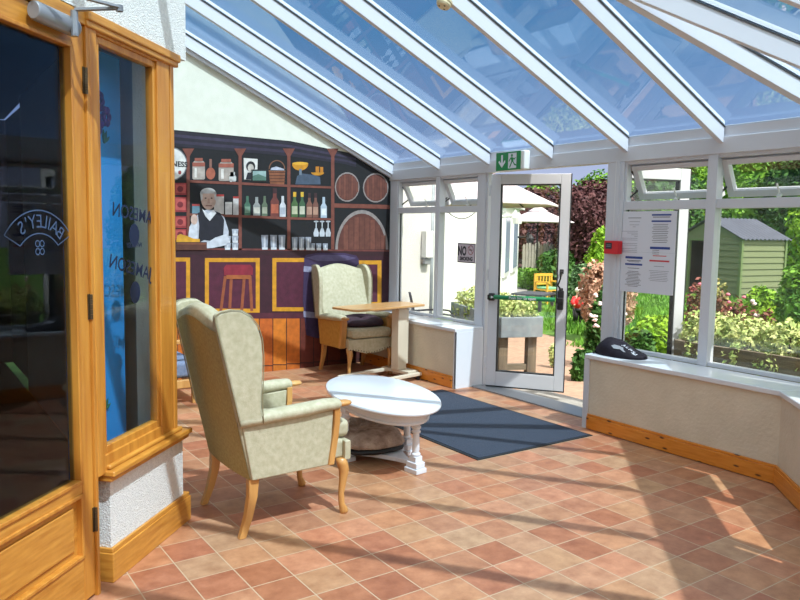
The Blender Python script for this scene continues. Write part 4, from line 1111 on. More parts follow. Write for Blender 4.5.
bars([(-.115, .17, .290, .012), (-.115, .17, .243, .012), (-.115, .175, .045, .018)], 'inkblue', 'printed_heading')
bars([(-.115, .15, .27, .007)] + [(-.11 - .0, .12 + .04 * rr.random(), .215 - i * .0135, .0045) for i in range(11)] + [(-.08, .06, .02 - i * .014, .004) for i in range(3)], 'ink', 'printed_text')
bars([(-.115, .175, -.055, .012), (-.115, .12, -.02, .006)], 'inkred', 'printed_heading')
bars([(.115, .16, -.035, .018), (.115, .16, -.09, .014)], 'inkblue', 'printed_heading')
bars([(.115, .13, -.065, .007), (.115, .10, -.075, .005), (.115, .11, -.125, .005)] + [(.115, .15 * (.6 + .4 * rr.random()), -.15 - i * .0115, .0045) for i in range(11)], 'ink', 'printed_text')
bars([(-.115, .09, -.10, .005)] + [(-.115, .18 * (.8 + .2 * rr.random()), -.135 - i * .0125, .004) for i in range(7)], 'inkgrey', 'printed_text')
bars([(.0, .49, .0, .001)], 'inkgrey', 'sheet_joint')
# smoke detector under a rafter
xd = 2.915
t = thing('smoke_detector', 'round cream smoke detector under a roof rafter at the top of the view', 'smoke detector', (xd, 3.757, rz_main(xd)))
t.rotation_euler = (0, math.atan(RT), 0)
mb = MB(); mb.lathe([(.052, -.001), (.052, -.014), (.047, -.018), (.047, -.03), (.040, -.042), (.02, -.046)], (0, 0, 0), 24); mb.build('housing', M['beige'], t)
for k in range(3): a = 2 * PI * k / 3 + .4; mb = MB(); mb.ell((.022 * math.cos(a), .022 * math.sin(a), -.0455), .007, .007, .002, 8, 4); mb.build('vent', M['dark'], t)

# ================================================================== GARDEN
def gz(d): return -.03 - .008 * d            # the ground falls away gently
def gat(px, py, d):
    p = at(px, py, d); p.z = gz(d); return p
def gd(x, y): return gz(math.hypot(x, y))
# ground sheet
mb = MB(); nx = 26
xs = [4.0 + 66 * (i / 25) ** 1.6 for i in range(26)]; ys = [-34 + 84 * j / 28 for j in range(29)]
def keep(x0, x1, y0, y1): return True
vs = [(x, y, gd(x, y) - .012) for x in xs for y in ys]
fs = [(i * 29 + j, (i + 1) * 29 + j, (i + 1) * 29 + j + 1, i * 29 + j + 1) for i in range(25) for j in range(28) if not (xs[i + 1] < 4.81 and True)]
# a row of faces hugging the glazing starts just outside it
mb.add(vs, fs)
ground = mb.build('lawn', M['lawn'], kind='structure', smooth=True)
mb = MB(); mb.box(-30, 4.0, 7.4, 50, -.3, -.12); mb.box(-40, 4.0, -34, -1.95, -.3, -.12); mb.box(4.0, 4.8, -34, 2.0, -.3, -.12); mb.build('lawn_behind_house', M['lawn'], kind='structure')
def flat(name, pts, m, lift=.0, kind='structure'):
    mb = MB(); mb.poly([Vector((x, y, gd(x, y) + lift)) for x, y in pts]); return mb.build(name, M[m], kind=kind, fix=False)
flat('path', [(4.80, 4.0), (4.83, 7.0), (5.6, 8.6), (7.2, 8.9), (8.6, 8.4), (8.35, 7.35), (7.1, 5.9), (6.9, 4.2), (6.1, 3.4), (4.83, 3.4)], 'stone', .012)
flat('path', [(4.80, 5.4), (4.80, 3.6), (5.35, 3.75), (5.35, 5.2)], 'concrete', .022)
flat('path', [tuple(gat(688, 322, 13.2))[:2], tuple(gat(800, 318, 12.6))[:2], tuple(gat(830, 308, 14.6))[:2], tuple(gat(690, 308, 15.6))[:2]], 'concrete', .02)
flat('patio', [tuple(gat(498, 300, 13))[:2], tuple(gat(522, 300, 13))[:2], tuple(gat(528, 280, 23))[:2], tuple(gat(508, 280, 23))[:2]], 'concrete', .015)

# long grass: one uncountable mass
vs = []; fs = []
def blade(p, h, w, lean):
    a = R.random() * PI * 2; dx, dy = math.cos(a) * w, math.sin(a) * w
    l = (R.uniform(-1, 1) * lean, R.uniform(-1, 1) * lean)
    o = len(vs); vs.extend([(p[0] - dx, p[1] - dy, p[2]), (p[0] + dx, p[1] + dy, p[2]), (p[0] + dx * .6 + l[0] * .4, p[1] + dy * .6 + l[1] * .4, p[2] + h * .6), (p[0] + l[0], p[1] + l[1], p[2] + h)])
    fs.append((o, o + 1, o + 2)); fs.append((o, o + 2, o + 3))
def onpath(x, y): return x < 5.0 + (y > 3.3) * 2.0 + (y > 5.9) * .9 + (y > 7.3) * 1.2 - (y > 8.7) * 1.0
k = 0
while k < 15000:
    px = R.uniform(545, 815); d = 5.4 + 19 * R.random() ** 1.5
    p = gat(px, 300, d)
    if onpath(p.x, p.y) or (d > 12.4 and d < 15.8 and px > 686): continue
    blade((p.x, p.y, p.z - .01), R.uniform(.06, .17) * (1 + .6 * (px < 620) * (d < 10)), .006 + .0009 * d, .07); k += 1
me = bpy.data.meshes.new('grass'); me.from_pydata(vs, [], fs); me.materials.append(M['grass'])
g = bpy.data.objects.new('grass', me); COL.objects.link(g); g['kind'] = 'stuff'
set_tag(g, 'bright green grass growing across the lawn outside', 'grass')

# foliage ------------------------------------------------------------
def leaves(blobs, size, seed, shell=.55, elong=1.6):
    """blobs: (centre, (rx, ry, rz), count); returns a mesh of single leaves"""
    rr = random.Random(seed); mb = MB(); V = mb.v; Fc = mb.f
    for c, rad, n in blobs:
        for _ in range(n):
            while True:
                q = Vector((rr.uniform(-1, 1), rr.uniform(-1, 1), rr.uniform(-1, 1))); l = q.length
                if .05 < l < 1: break
            q = q / l * (shell + (1 - shell) * l)
            nz_ = noise.noise(Vector((q.x * 2 + c[0], q.y * 2 + c[1], q.z * 2 + seed))) * .28
            q = q * (1 + nz_)
            p = Vector((c[0] + q.x * rad[0], c[1] + q.y * rad[1], c[2] + q.z * rad[2]))
            s = size * rr.uniform(.6, 1.35)
            nrm = (q.normalized() * .7 + Vector((rr.uniform(-1, 1), rr.uniform(-1, 1), rr.uniform(-.4, 1.2)))).normalized()
            a = nrm.cross(Vector((rr.uniform(-1, 1), rr.uniform(-1, 1), rr.uniform(-1, 1)))).normalized(); b = nrm.cross(a)
            o = len(V)
            V.extend([p - a * s * elong * .5, p + b * s * .42, p + a * s * elong * .5, p - b * s * .42]); Fc.append([o, o + 1, o + 2, o + 3]); mb.mi.append(0)
    return mb
def shrub(name, label, cat, base, blobs, size, m, seed, stem=.03, group=None, core=None):
    base = Vector(base); t = thing(name, label, cat, base, 0, group)
    leaves(blobs, size, seed).build('foliage', M[m], t, fix=False)
    mb = MB()
    for i, (c, r, n) in enumerate(blobs[:5]): mb.tube([(c[0] * .15, c[1] * .15, -.05), (c[0] * .5, c[1] * .5, c[2] * .5), (c[0], c[1], c[2])], [stem, stem * .7, stem * .3], 6)
    mb.build('stem', M['bark'], t)
    if core:
        mb = MB()
        for c, r, n in blobs: mb.ell(c, r[0] * core, r[1] * core, r[2] * core, 12, 8)
        mb.build('inner_foliage', M[m], t, smooth=True)
    return t
def px2m(px, d): return px * d / F
def blob_row(dirv, spec):
    return [(tuple(Vector((dirv.x * a, dirv.y * a, z))), r, n) for a, z, r, n in spec]
RIGHT = Vector((CR.x, CR.y, 0)).normalized()
def bush(px, d, w, z1, name, label, cat, m, seed, size=.10, n=2600, group=None, z0=None, depth=.8, core=.72, sub=6):
    b = gat(px, 300, d); h = z1 - b.z if z0 is None else z1 - z0; rr = random.Random(seed); bl = []
    wm = px2m(w, d)
    lo = 0 if z0 is None else z0 - b.z
    for i in range(sub):
        a = rr.uniform(-.62, .62) * wm * .5 if sub > 1 else 0; dep = rr.uniform(-.5, .5) * wm * depth * .5
        hz = lo + h * rr.uniform(.30, .72); rad = wm * rr.uniform(.24, .34) if sub > 1 else wm * .5
        rz_ = min(h * .42, max(h - (hz - lo), .2 * h))
        bl.append(((RIGHT.x * a + CW.x * dep, RIGHT.y * a + CW.y * dep, hz), (rad, rad, rz_), n // sub))
    bl.append(((0, 0, lo + h * .5), (wm * .42, wm * .36, h * .5), n // 3))
    return shrub(name, label, cat, b, bl, size, m, seed, max(.02, wm * .02), group, core)

# copper beech hedge and trees behind the parasols
bush(592, 26, 84, 3.25, 'copper_beech', 'big dark red copper beech right of the open door leaf', 'tree', 'beechleaf', 3, .10, 16000, depth=.5)
bush(545, 29, 70, 3.2, 'copper_beech', 'dark red copper beech behind the small parasol', 'tree', 'beechleaf', 4, .11, 10000, depth=.5)
bush(515, 31, 44, 2.9, 'copper_beech', 'dark red copper beech at the left, beside the white house', 'tree', 'beechleaf', 5, .11, 6000, depth=.5)
bush(602, 34, 60, 4.3, 'tree', 'bright green tree rising behind the copper beech', 'tree', 'green1', 6, .13, 8000)
bush(540, 38, 40, 4.3, 'tree', 'green tree showing above the small parasol', 'tree', 'green1', 16, .14, 4000)
bush(600, 17, 34, 1.62, 'conifer_shrub', 'bright yellow-green shrub before the copper beech', 'shrub', 'green2', 7, .07, 3200)
bush(560, 19, 36, 1.1, 'shrub', 'dull green shrub left of the yellow-green shrub', 'shrub', 'green3', 8, .09, 2600)
bush(553, 22, 30, .95, 'shrub', 'low deep green shrub before the picket fence', 'shrub', 'green3', 9, .09, 1800)
bush(529, 22.5, 26, .45, 'shrub', 'low green shrub at the foot of the picket fence', 'shrub', 'green1', 17, .07, 1600)
bush(582, 15, 32, .95, 'shrub', 'grey-green shrub above the garden gnome', 'shrub', 'green4', 10, .07, 2400)
bush(607, 11.5, 52, 1.08, 'pink_shrub', 'pinkish buff feathery shrub beside the right door post', 'shrub', 'pinkleaf', 11, .05, 5200, depth=.6)
rose = bush(604, 9.0, 26, .9, 'rose_bush', 'rose bush with pale pink blooms beside the right door post', 'rose bush', 'green3', 12, .045, 1600, core=None)
for i in range(11):
    mb = MB(); a = R.uniform(-.2, .2); c = Vector((RIGHT.x * a - CW.x * .2, RIGHT.y * a - CW.y * .2, R.uniform(.45, .95)))
    for q in range(5): mb.ell(c + Vector((R.uniform(-.02, .02), R.uniform(-.02, .02), R.uniform(-.015, .015))), .02, .02, .014, 8, 5)
    mb.build('bloom', M['petal'], rose, smooth=True)
bush(586, 8.1, 20, .26, 'low_plant', 'low dark plant at the lawn edge beside the door', 'plant', 'green3', 13, .045, 800)
bush(556, 8.8, 8, .2, 'pale_stone_plant', 'small pale plant on the lawn edge seen through the door', 'plant', 'varieg', 14, .04, 160)

# trees behind the shed, filling the right windows
spec = [(640, 34, 90, 5.0, 'green1'), (668, 30, 70, 4.3, 'green3'), (700, 40, 80, 6.0, 'green2'), (735, 32, 90, 5.6, 'green1'), (772, 36, 90, 5.6, 'green2'), (802, 31, 80, 4.9, 'green3'), (838, 34, 100, 5.2, 'green1'), (650, 26, 60, 2.6, 'green1'), (826, 28, 60, 3.2, 'green2'), (880, 30, 110, 4.4, 'green3'), (748, 47, 110, 6.8, 'green3'), (680, 54, 150, 7.0, 'green3'), (866, 50, 110, 6.6, 'green1')]
wh = ['left of the shed, nearest the door', 'directly behind the shed door', 'tall behind the shed ridge', 'over the shed roof', 'above the right end of the shed', 'dark at the right edge above the bush', 'far right, partly out of view', 'low beside the shed door', 'low at the right edge behind the bush', 'beyond the right edge', 'farthest back over the shed', 'farthest back left of the shed', 'farthest back at the right edge']
for i, ((px, d, wd, z1, m_), tx) in enumerate(zip(spec, wh)):
    bush(px, d, wd, z1, 'tree', {'green1': 'leafy mid green', 'green2': 'bright lime green', 'green3': 'deep green'}[m_] + ' tree ' + tx, 'tree', m_, 30 + i, .135, 9000, group='trees behind the shed', depth=.5)
bush(803, 11.5, 54, 1.12, 'garden_bush', 'round leafy bush right of the shed', 'shrub', 'green1', 50, .06, 5200, depth=.7)
bush(762, 12.5, 30, .75, 'garden_bush', 'low fresh green bush at the foot of the shed side', 'shrub', 'green2', 51, .06, 1800)
bush(660, 9.5, 60, .52, 'garden_bush', 'yellow-green bush under the notices outside', 'shrub', 'green2', 52, .055, 3000)
bush(636, 8.8, 34, .40, 'garden_bush', 'deep green bush behind the bag', 'shrub', 'green3', 53, .05, 1800)
bush(712, 9.5, 34, .98, 'grassy_plant', 'straw coloured wispy plant before the shed', 'plant', 'strawleaf', 54, .035, 2400, core=None)
for j, (px, d, z1) in enumerate(((722, 7.6, .98), (738, 7.9, .90), (762, 7.5, .86), (700, 8.2, 1.02))):
    t = bush(px, d, 22, z1, 'flowering_plant', ['reddish flowering plant left of the shed corner, nearest the mullion', 'reddish flowering plant below the shed corner', 'reddish flowering plant below the shed side', 'tall reddish flowering plant beside the mullion'][j], 'plant', 'redleaf', 60 + j, .035, 700, core=None)
    for i in range(5):
        mb = MB(); a = R.uniform(-.12, .12); mb.ell((RIGHT.x * a, RIGHT.y * a, z1 - gz(d) - R.uniform(-.06, .2)), .022, .022, .016, 8, 5); mb.build('bloom', M['pinkpetal' if j != 2 else 'petal'], t, smooth=True)

# raised planters -----------------------------------------------------
def planter(name, label, c, rz, Ln, Wd, zt, zb, trough, legs=True):
    base = Vector((c[0], c[1], gd(*c[:2]))); t = thing(name, label, 'planter', base, rz)
    o = -base.z; mb = MB()
    for s in (-1, 1):
        mb.box(-Ln / 2, Ln / 2, s * Wd / 2 - .018, s * Wd / 2 + .018, zb + o, zt + o)
        mb.box(s * Ln / 2 - .018, s * Ln / 2 + .018, -Wd / 2, Wd / 2, zb + o, zt + o)
    mb.box(-Ln / 2, Ln / 2, -Wd / 2, Wd / 2, zb + o, zb + .03 + o)
    mb.build('trough', M[trough], t, bevel=.004)
    MB().box(-Ln / 2 + .02, Ln / 2 - .02, -Wd / 2 + .02, Wd / 2 - .02, zb + .03 + o, zt - .03 + o).build('soil', M['bark'], t)
    for sx in (-1, 1):
        for sy in (-1, 1): MB().box(sx * (Ln / 2 - .10) - .045, sx * (Ln / 2 - .10) + .045, sy * (Wd / 2 - .07) - .05, sy * (Wd / 2 - .07) + .05, 0, zb + o).build('leg', M['timber'], t, bevel=.006)
        mb = MB(); mb.box(sx * (Ln / 2 - .10) - .03, sx * (Ln / 2 - .10) + .03, -Wd / 2 + .1, Wd / 2 - .1, .17, .23); mb.build('brace', M['timberh'], t)
    return t
def clumps(c, rz, Ln, Wd, z, n, label, seed, m='varieg', h=.15, size=.027, cnt=1150):
    for i in range(n):
        a = (-.5 + (i + .5) / n) * Ln; p = Vector((c[0] + math.cos(rz) * a, c[1] + math.sin(rz) * a, z))
        t = thing('trailing_plant', label[i] if i < len(label) else label[-1], 'plant', p, 0, 'variegated plants in the planters')
        w_ = Ln / n * .62
        rr2 = random.Random(seed + i)
        bl = [((0, 0, h * .35), (w_, Wd * .56, h), cnt)]
        for q in range(4):
            x = rr2.uniform(-.5, .5) * w_; bl.append(((math.cos(rz) * x + math.sin(rz) * Wd * .52, math.sin(rz) * x - math.cos(rz) * Wd * .52, rr2.uniform(-.16, -.02)), (.05, .05, .10), 60))
            bl.append(((math.cos(rz) * x - math.sin(rz) * Wd * .52, math.sin(rz) * x + math.cos(rz) * Wd * .52, rr2.uniform(-.16, -.02)), (.05, .05, .10), 60))
        leaves(bl, size, seed + i, .4).build('foliage', M[m], t, fix=False)
        mb = MB(); mb.tube([(0, 0, -.05), (0, 0, h * .6)], .008, 6); mb.build('stem', M['bark'], t)
pc = (5.60, 6.20); pr = math.atan2(.93, .36)
planter('raised_planter', 'weathered timber raised planter on legs seen through the open door', pc, pr, 1.62, .46, .64, .43, 'greymetal')
clumps(pc, pr, 1.58, .42, .64, 4, ['variegated plant at the near end of the door planter', 'variegated plant second from the near end of the door planter', 'variegated plant third from the near end of the door planter', 'variegated plant at the far end of the door planter, beyond the left window'], 200)
pc2 = (5.48, 2.62); pr2 = -PI / 2
planter('raised_planter', 'long timber planter overflowing with pale leaves below the right windows', pc2, pr2, 1.9, .5, .66, .44, 'timberh')
clumps(pc2, pr2, 1.86, .46, .66, 6, ['variegated plant in the window planter, ' + s for s in ('nearest the mullion', 'second from the mullion', 'third from the mullion', 'fourth from the mullion', 'next to last toward the right edge', 'farthest toward the right edge')], 240, cnt=1300, h=.17)
# galvanised trough beside the window planter
t = thing('metal_trough', 'grey galvanised trough half hidden by the pale leaves', 'trough', (5.95, 3.1, gd(5.95, 3.1)), -PI / 2)
MB().box(-.35, .35, -.2, .2, 0, .62).build('trough', M['greymetal'], t, bevel=.01)

# shed ---------------------------------------------------------------
C0 = gat(739, 290, 21.5); az = ray(739, 290); vv = Vector((az.x, az.y, 0)).normalized(); rg = Vector((vv.y, -vv.x, 0))
ph = math.radians(37)
e1 = -math.cos(ph) * rg + math.sin(ph) * vv; e2 = math.sin(ph) * rg + math.cos(ph) * vv
t = thing('garden_shed', 'sage green metal shed with grey corrugated roof and open door', 'shed', C0)
Wf, Ls, Hs, Hp = 2.05, 1.80, 1.66, 2.16
def SQ(a, b, z): return e1 * a + e2 * b + Vector((0, 0, z))
mb = MB(); nb = 10
for k in range(nb):
    z0, z1 = Hs * k / nb, Hs * (k + 1) / nb
    f = lambda b0, b1, a0, a1: mb.add([SQ(a0, b0, z0), SQ(a1, b1, z0), SQ(a1, b1, z1), SQ(a0, b0, z1)], [(0, 1, 2, 3)])
    o = -.03
    mb.add([SQ(o, 0, z0), SQ(o, Ls, z0), SQ(0, Ls, z1), SQ(0, 0, z1), SQ(o, 0, z0), SQ(o, Ls, z0)], [(0, 1, 2, 3)]); mb.add([SQ(0, 0, z0), SQ(0, Ls, z0), SQ(o, Ls, z0), SQ(o, 0, z0)], [(0, 1, 2, 3)])
    for (a0, a1) in ((0, .95), (1.65, Wf)):
        mb.add([SQ(a0, o, z0), SQ(a1, o, z0), SQ(a1, 0, z1), SQ(a0, 0, z1)], [(0, 1, 2, 3)]); mb.add([SQ(a0, 0, z0), SQ(a1, 0, z0), SQ(a1, o, z0), SQ(a0, o, z0)], [(0, 1, 2, 3)])
mb.poly([SQ(0, 0, Hs), SQ(Wf, 0, Hs), SQ(Wf / 2, 0, Hp)]); mb.poly([SQ(.95, 0, 1.58), SQ(1.65, 0, 1.58), SQ(1.65, 0, Hs), SQ(.95, 0, Hs)])
mb.poly([SQ(Wf, 0, 0), SQ(Wf, Ls, 0), SQ(Wf, Ls, Hs), SQ(Wf, 0, Hs)]); mb.poly([SQ(0, Ls, 0), SQ(Wf, Ls, 0), SQ(Wf, Ls, Hs), SQ(Wf / 2, Ls, Hp), SQ(0, Ls, Hs)])
mb.build('wall_panels', M['shed'], t)
mb = MB(); mb.box(-.05, .03, -.05, .03, 0, Hs, lambda a, b, z: SQ(a, b, z)); mb.box(-.05, .03, Ls - .03, Ls + .05, 0, Hs, lambda a, b, z: SQ(a, b, z)); mb.box(Wf - .03, Wf + .05, -.05, .03, 0, Hs, lambda a, b, z: SQ(a, b, z)); mb.build('corner_trim', M['shedtrim'], t)
mb = MB(); mb.box(.95, 1.65, .55, .6, 0, 1.6, lambda a, b, z: SQ(a, b, z)); mb.box(.9, .95, .0, .6, 0, 1.6, lambda a, b, z: SQ(a, b, z)); mb.box(1.65, 1.7, .0, .6, 0, 1.6, lambda a, b, z: SQ(a, b, z)); mb.build('interior', M['dark'], t)
mb = MB()
for a in ((.90, .96, 0, 1.62), (1.64, 1.70, 0, 1.62), (.90, 1.70, 1.57, 1.63)): mb.box(a[0], a[1], -.05, .02, a[2], a[3], lambda p, b, z: SQ(p, b, z))
mb.build('door_frame', M['shedtrim'], t)
mb = MB()
for sgn in (0, 1):
    rings = []; nr = 60
    for k in range(nr + 1):
        b = -.12 + (Ls + .24) * k / nr; w_ = .018 * math.sin(k / nr * PI * 24)
        a0 = -.12 if sgn == 0 else Wf + .12
        rings.append([SQ(a0, b, Hs - .04 + w_), SQ(Wf / 2, b, Hp + .03 + w_), SQ(Wf / 2, b, Hp + .05 + w_), SQ(a0, b, Hs - .02 + w_)])
    mb.loft(rings)
mb.build('roof', M['shedroof'], t)

# white house wing outside
P0 = at(498, 260, 14.6); P1 = at(415, 260, 13.8)
P2 = at(518, 260, 20.0)
t = thing('white_house_wing', 'white rendered wing of the house beyond the left windows', 'building', (P0.x, P0.y, -.2))
def hz_(p, z): return Vector((p.x - P0.x, p.y - P0.y, z + .2))
Pb = P2 + (P1 - P0)
mb = MB(); mb.prism([hz_(P0, -.2), hz_(P1, -.2), hz_(Pb, -.2), hz_(P2, -.2)], (0, 0, 2.62)); mb.build('wall', M['render'], t)
d1_ = (P2 - P0); d1_.z = 0; L12 = d1_.length; d1_.normalize(); nr_ = Vector((d1_.y, -d1_.x, 0))
def hw(a, o, z): p = P0 + d1_ * a + nr_ * o; return Vector((p.x - P0.x, p.y - P0.y, z + .2))
for a0, a1 in ((.9, 2.1), (3.0, 4.4)):
    mb = MB(); mb.box(a0, a1, -.01, .05, .55, 1.95, hw); o = mb.build('window', M['white'], t)
    mb = MB(); mb.box(a0 + .1, a1 - .1, .05, .058, .65, 1.85, hw); mb.build('pane', M['bluewin'], o)
mb = MB(); mb.box(-.1, L12, .0, .14, 2.1, 2.2, hw); mb.build('gutter', M['white'], t)
for a in (.4, 5.0):
    mb = MB(); zl = 1.82 if a < 1 else 1.38; p = hw(a, .0, zl); mb.tube([p, hw(a, .22, zl + .02), hw(a, .30, zl + .13)], .03, 8); mb.lathe([(.05, 0), (.11, -.1), (.09, -.22)], hw(a, .32, zl + .08), 12); mb.build('outside_lamp', M['white' if a < 1 else 'black'], t)
# vent, downpipe and cable on the roughcast wall
vp_ = Vector((5.24, YW, 1.35))
t = thing('wall_vent', 'white box fixed to the roughcast wall beyond the left window', 'vent', vp_)
MB().box(-.05, .06, -.10, 0, -.16, .16).build('housing', M['white'], t, bevel=.01); MB().box(-.04, .05, -.07, 0, -.24, -.165).build('outlet', M['alu'], t, bevel=.006)
mb = MB(); mb.tube([(5.37, YW + .04, -.08), (5.37, YW + .04, 2.14)], .035, 12); mb.build('downpipe', M['greymetal'], smooth=True, tag=('pale grey downpipe at the corner of the roughcast wall', 'drainpipe'))
pa = at(445, 210, 11.6); pb_ = at(480, 208, 12.6)
mb = MB(); mb.tube([pa.lerp(pb_, i / 10) + Vector((0, 0, -.16 * math.sin(PI * i / 10))) for i in range(11)], .008, 6); mb.build('hanging_cable', M['pole'], tag=('thin dark cable sagging across the white wall outside', 'cable'))

# parasols -----------------------------------------------------------
def parasol(name, label, px, d, r, ze, za, rot, base_h=.12):
    b = gat(px, 250, d); t = thing(name, label, 'parasol', b, rot); z0 = b.z
    mb = MB(); n = 8
    rings = []
    for k in range(n):
        a0, a1 = 2 * PI * k / n, 2 * PI * (k + 1) / n
        p0 = Vector((r * math.cos(a0), r * math.sin(a0), ze - z0)); p1 = Vector((r * math.cos(a1), r * math.sin(a1), ze - z0)); ap = Vector((0, 0, za - z0))
        pm0 = p0.lerp(ap, .5) - Vector((0, 0, .02)); pm1 = p1.lerp(ap, .5) - Vector((0, 0, .02))
        mb.add([p0, p1, pm1, pm0, ap, p0 - Vector((0, 0, .025)), p1 - Vector((0, 0, .025))], [(0, 1, 2, 3), (3, 2, 4), (5, 6, 1, 0)])
    c = mb.build('canopy', M['canopy'], t, fix=False)
    s = c.modifiers.new('thick', 'SOLIDIFY'); s.thickness = .006
    mb = MB(); mb.lathe([(.30, za - z0 - .10), (.10, za - z0 + .02), (.02, za - z0 + .06)], (0, 0, 0), 8); mb.build('vent_cap', M['canopy'], t)
    MB().tube([(0, 0, .02), (0, 0, za - z0 - .01)], .024, 10).build('pole', M['pole'], t, smooth=True)
    for k in range(n):
        a = 2 * PI * k / n; mb = MB(); mb.tube([(.03 * math.cos(a), .03 * math.sin(a), za - z0 - .06), (r * .97 * math.cos(a), r * .97 * math.sin(a), ze - z0 - .012)], .011, 6); mb.build('rib', M['pole'], t)
    mb = MB(); mb.lathe([(.28, -.02), (.28, .05), (.06, .08), (.045, .22)], (0, 0, 0), 20); mb.build('base', M['slate'], t)
parasol('parasol', 'large pale parasol close to the white house, cut by the door frame', 478, 11.2, 1.2, 1.93, 2.50, .2)
parasol('parasol', 'small pale parasol farther down the garden with dark pole', 537, 23, 1.10, 1.85, 2.27, .1)

# yellow chair, slate table, fence, ornament ---------------------------
c = gat(549, 290, 17.5)
t = thing('garden_chair', 'yellow wooden garden chair with green seat pad on the lawn', 'chair', c, math.atan2(CW.y, CW.x) - PI / 2 + .5)
for sx in (-1, 1):
    for sy in (-1, 1): MB().box(sx * .24 - .022, sx * .24 + .022, sy * .22 - .022, sy * .22 + .022, 0, .40 if sy < 0 else .72).build('leg', M['yellowwood'], t)
    MB().box(sx * .24 - .025, sx * .24 + .025, -.26, .24, .52, .555).build('armrest', M['yellowwood'], t); MB().box(sx * .24 - .02, sx * .24 + .02, -.24, -.2, .40, .52).build('arm_support', M['yellowwood'], t)
mb = MB()
for k in range(5): mb.box(-.25, .25, -.22 + k * .09, -.15 + k * .09, .34, .365)
mb.build('seat', M['yellowwood'], t)
mb = MB(); mb.box(-.25, .25, .2, .24, .66, .72); mb.box(-.25, .25, .2, .24, .46, .50)
for k in range(5): mb.box(-.19 + k * .09, -.16 + k * .09, .21, .23, .5, .66)
mb.build('backrest', M['yellowwood'], t); MB().box(-.21, .21, -.2, .2, .366, .41).build('seat_pad', M['greencushion'], t, bevel=.012)
c = gat(534, 285, 16.2)
t = thing('slate_table', 'dark low slatted table under the small parasol', 'table', c, .4)
MB().box(-.42, .42, -.35, .35, .32, .36).build('tabletop', M['slate'], t)
for sx in (-1, 1):
    for sy in (-1, 1): MB().box(sx * .36 - .03, sx * .36 + .03, sy * .29 - .03, sy * .29 + .03, 0, .32).build('leg', M['slate'], t)
f0 = gat(522, 260, 25.5); f1 = gat(566, 260, 27)
t = thing('picket_fence', 'weathered grey picket fence at the end of the garden', 'fence', f0)
dv = f1 - f0; Lf = dv.length; dv.normalize(); nv = Vector((dv.y, -dv.x, 0)).normalized()
mb = MB(); k = 0
while k * .14 < Lf:
    p = dv * (k * .14); h = 1.35 + .05 * ((k * 7) % 3); mb.prism([p, p + dv * .115, p + dv * .115 + Vector((0, 0, h - .08)), p + dv * .057 + Vector((0, 0, h)), p + Vector((0, 0, h - .08))], nv * .02); k += 1
mb.build('pickets', M['fence'], t)
mb = MB()
for z in (.35, 1.0): mb.prism([Vector((0, 0, z)) - nv * .03, dv * Lf + Vector((0, 0, z)) - nv * .03, dv * Lf + Vector((0, 0, z + .08)) - nv * .03, Vector((0, 0, z + .08)) - nv * .03], nv * .03)
mb.build('rail', M['fence'], t)

def skin_body(name, verts, edges, radii, m, parent, sub=2):
    me = bpy.data.meshes.new(name); me.from_pydata(verts, edges, []); me.materials.append(M[m])
    o = bpy.data.objects.new(name, me); COL.objects.link(o); o.parent = parent
    sk = o.modifiers.new('skin', 'SKIN'); sk.use_smooth_shade = True
    for d, r in zip(me.skin_vertices[0].data, radii): d.radius = (r, r)
    me.skin_vertices[0].data[0].use_root = True
    s = o.modifiers.new('sub', 'SUBSURF'); s.levels = sub; s.render_levels = sub
    return o
c = gat(579, 302, 13.5)
t = thing('garden_gnome', 'small garden ornament figure with white hair, red jacket and dark trousers on the lawn', 'garden ornament', c, math.atan2(CW.y, CW.x) + PI / 2)
sc = 1.0
V = [(0, 0, .30), (0, 0, .40), (0, 0, .50), (0, 0, .545), (0, .005, .60), (0, .005, .64), (.075, 0, .49), (.12, .03, .41), (.10, .09, .36), (-.075, 0, .49), (-.12, .03, .41), (-.10, .09, .36), (.05, 0, .27), (.055, .02, .15), (.055, 0, .03), (.055, .06, .015), (-.05, 0, .27), (-.055, .03, .15), (-.055, 0, .03), (-.055, .06, .015)]
E_ = [(0, 1), (1, 2), (2, 3), (3, 4), (4, 5), (2, 6), (6, 7), (7, 8), (2, 9), (9, 10), (10, 11), (0, 12), (12, 13), (13, 14), (14, 15), (0, 16), (16, 17), (17, 18), (18, 19)]
Rr = [.075, .08, .07, .04, .068, .055, .04, .034, .026, .04, .034, .026, .048, .04, .032, .026, .048, .04, .032, .026]
skin_body('body', V, E_, Rr, 'skin', t)
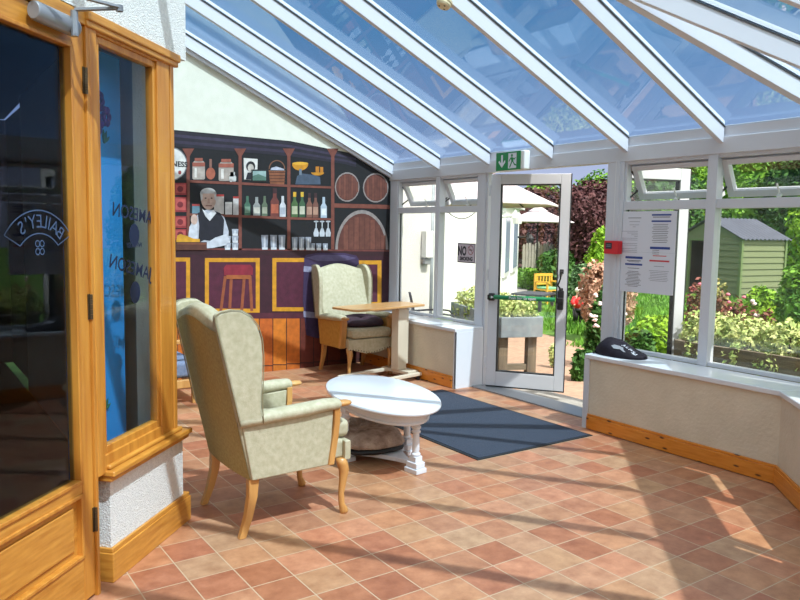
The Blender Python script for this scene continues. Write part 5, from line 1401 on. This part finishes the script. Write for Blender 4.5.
mb = MB(); mb.ell((0, -.01, .63), .078, .078, .062); mb.build('hair', M['hair'], t, smooth=True)
mb = MB(); mb.lathe([(.088, .30), (.098, .40), (.092, .47), (.05, .53)], (0, 0, 0), 16)
for s in (-1, 1): mb.tube([(s * .07, 0, .495), (s * .122, .03, .41), (s * .106, .08, .37)], [.05, .043, .036], 10)
mb.build('jacket', M['gnomered'], t, smooth=True)
mb = MB(); mb.lathe([(.088, .24), (.09, .31)], (0, 0, 0), 16)
for s in (-1, 1): mb.tube([(s * .05, 0, .28), (s * .055, .022, .16), (s * .055, 0, .07)], [.058, .05, .042], 10)
mb.build('trousers', M['black'], t, smooth=True)
for s in (-1, 1): mb = MB(); mb.ell((s * .055, .035, .025), .038, .065, .03); mb.build('boot', M['black'], t, smooth=True)
mb = MB(); mb.ell((0, .082, .60), .014, .016, .014, 8, 6); mb.build('nose', M['skin'], t, smooth=True)
for s in (-1, 1): mb = MB(); mb.ell((s * .026, .073, .618), .008, .006, .008, 8, 6); mb.build('eye', M['ink'], t, smooth=True)

# patio chair just outside the left window
t = thing('patio_chair', 'grey metal patio chair outside the left window', 'chair', (5.16, 6.70, gd(5.16, 6.70) + .012), -.60)
mb = MB(); o = []
for i in range(7):
    z = .46 + .42 * i / 6; w_ = .20 if i < 5 else (.17 if i == 5 else .11); x = -.22 - .10 * i / 6
    o.append([(x, -w_, z), (x + .03, -w_ * .9, z), (x + .03, w_ * .9, z), (x, w_, z)])
mb.loft([[Vector(p) for p in r] for r in o]).build('backrest', M['slate'], t, bevel=.006)
MB().box(-.22, .22, -.21, .21, .42, .455).build('seat', M['slate'], t, bevel=.012)
for s in (-1, 1):
    mb = MB(); mb.tube([(-.27, s * .24, .64), (.05, s * .25, .665), (.18, s * .25, .65), (.235, s * .25, .58), (.24, s * .25, .3), (.25, s * .25, .012)], .012, 8); mb.build('arm_tube', M['pole'], t, smooth=True)
    mb = MB(); mb.tube([(-.29, s * .24, .70), (-.24, s * .24, .44), (-.27, s * .24, .012)], .012, 8); mb.build('leg', M['pole'], t, smooth=True)
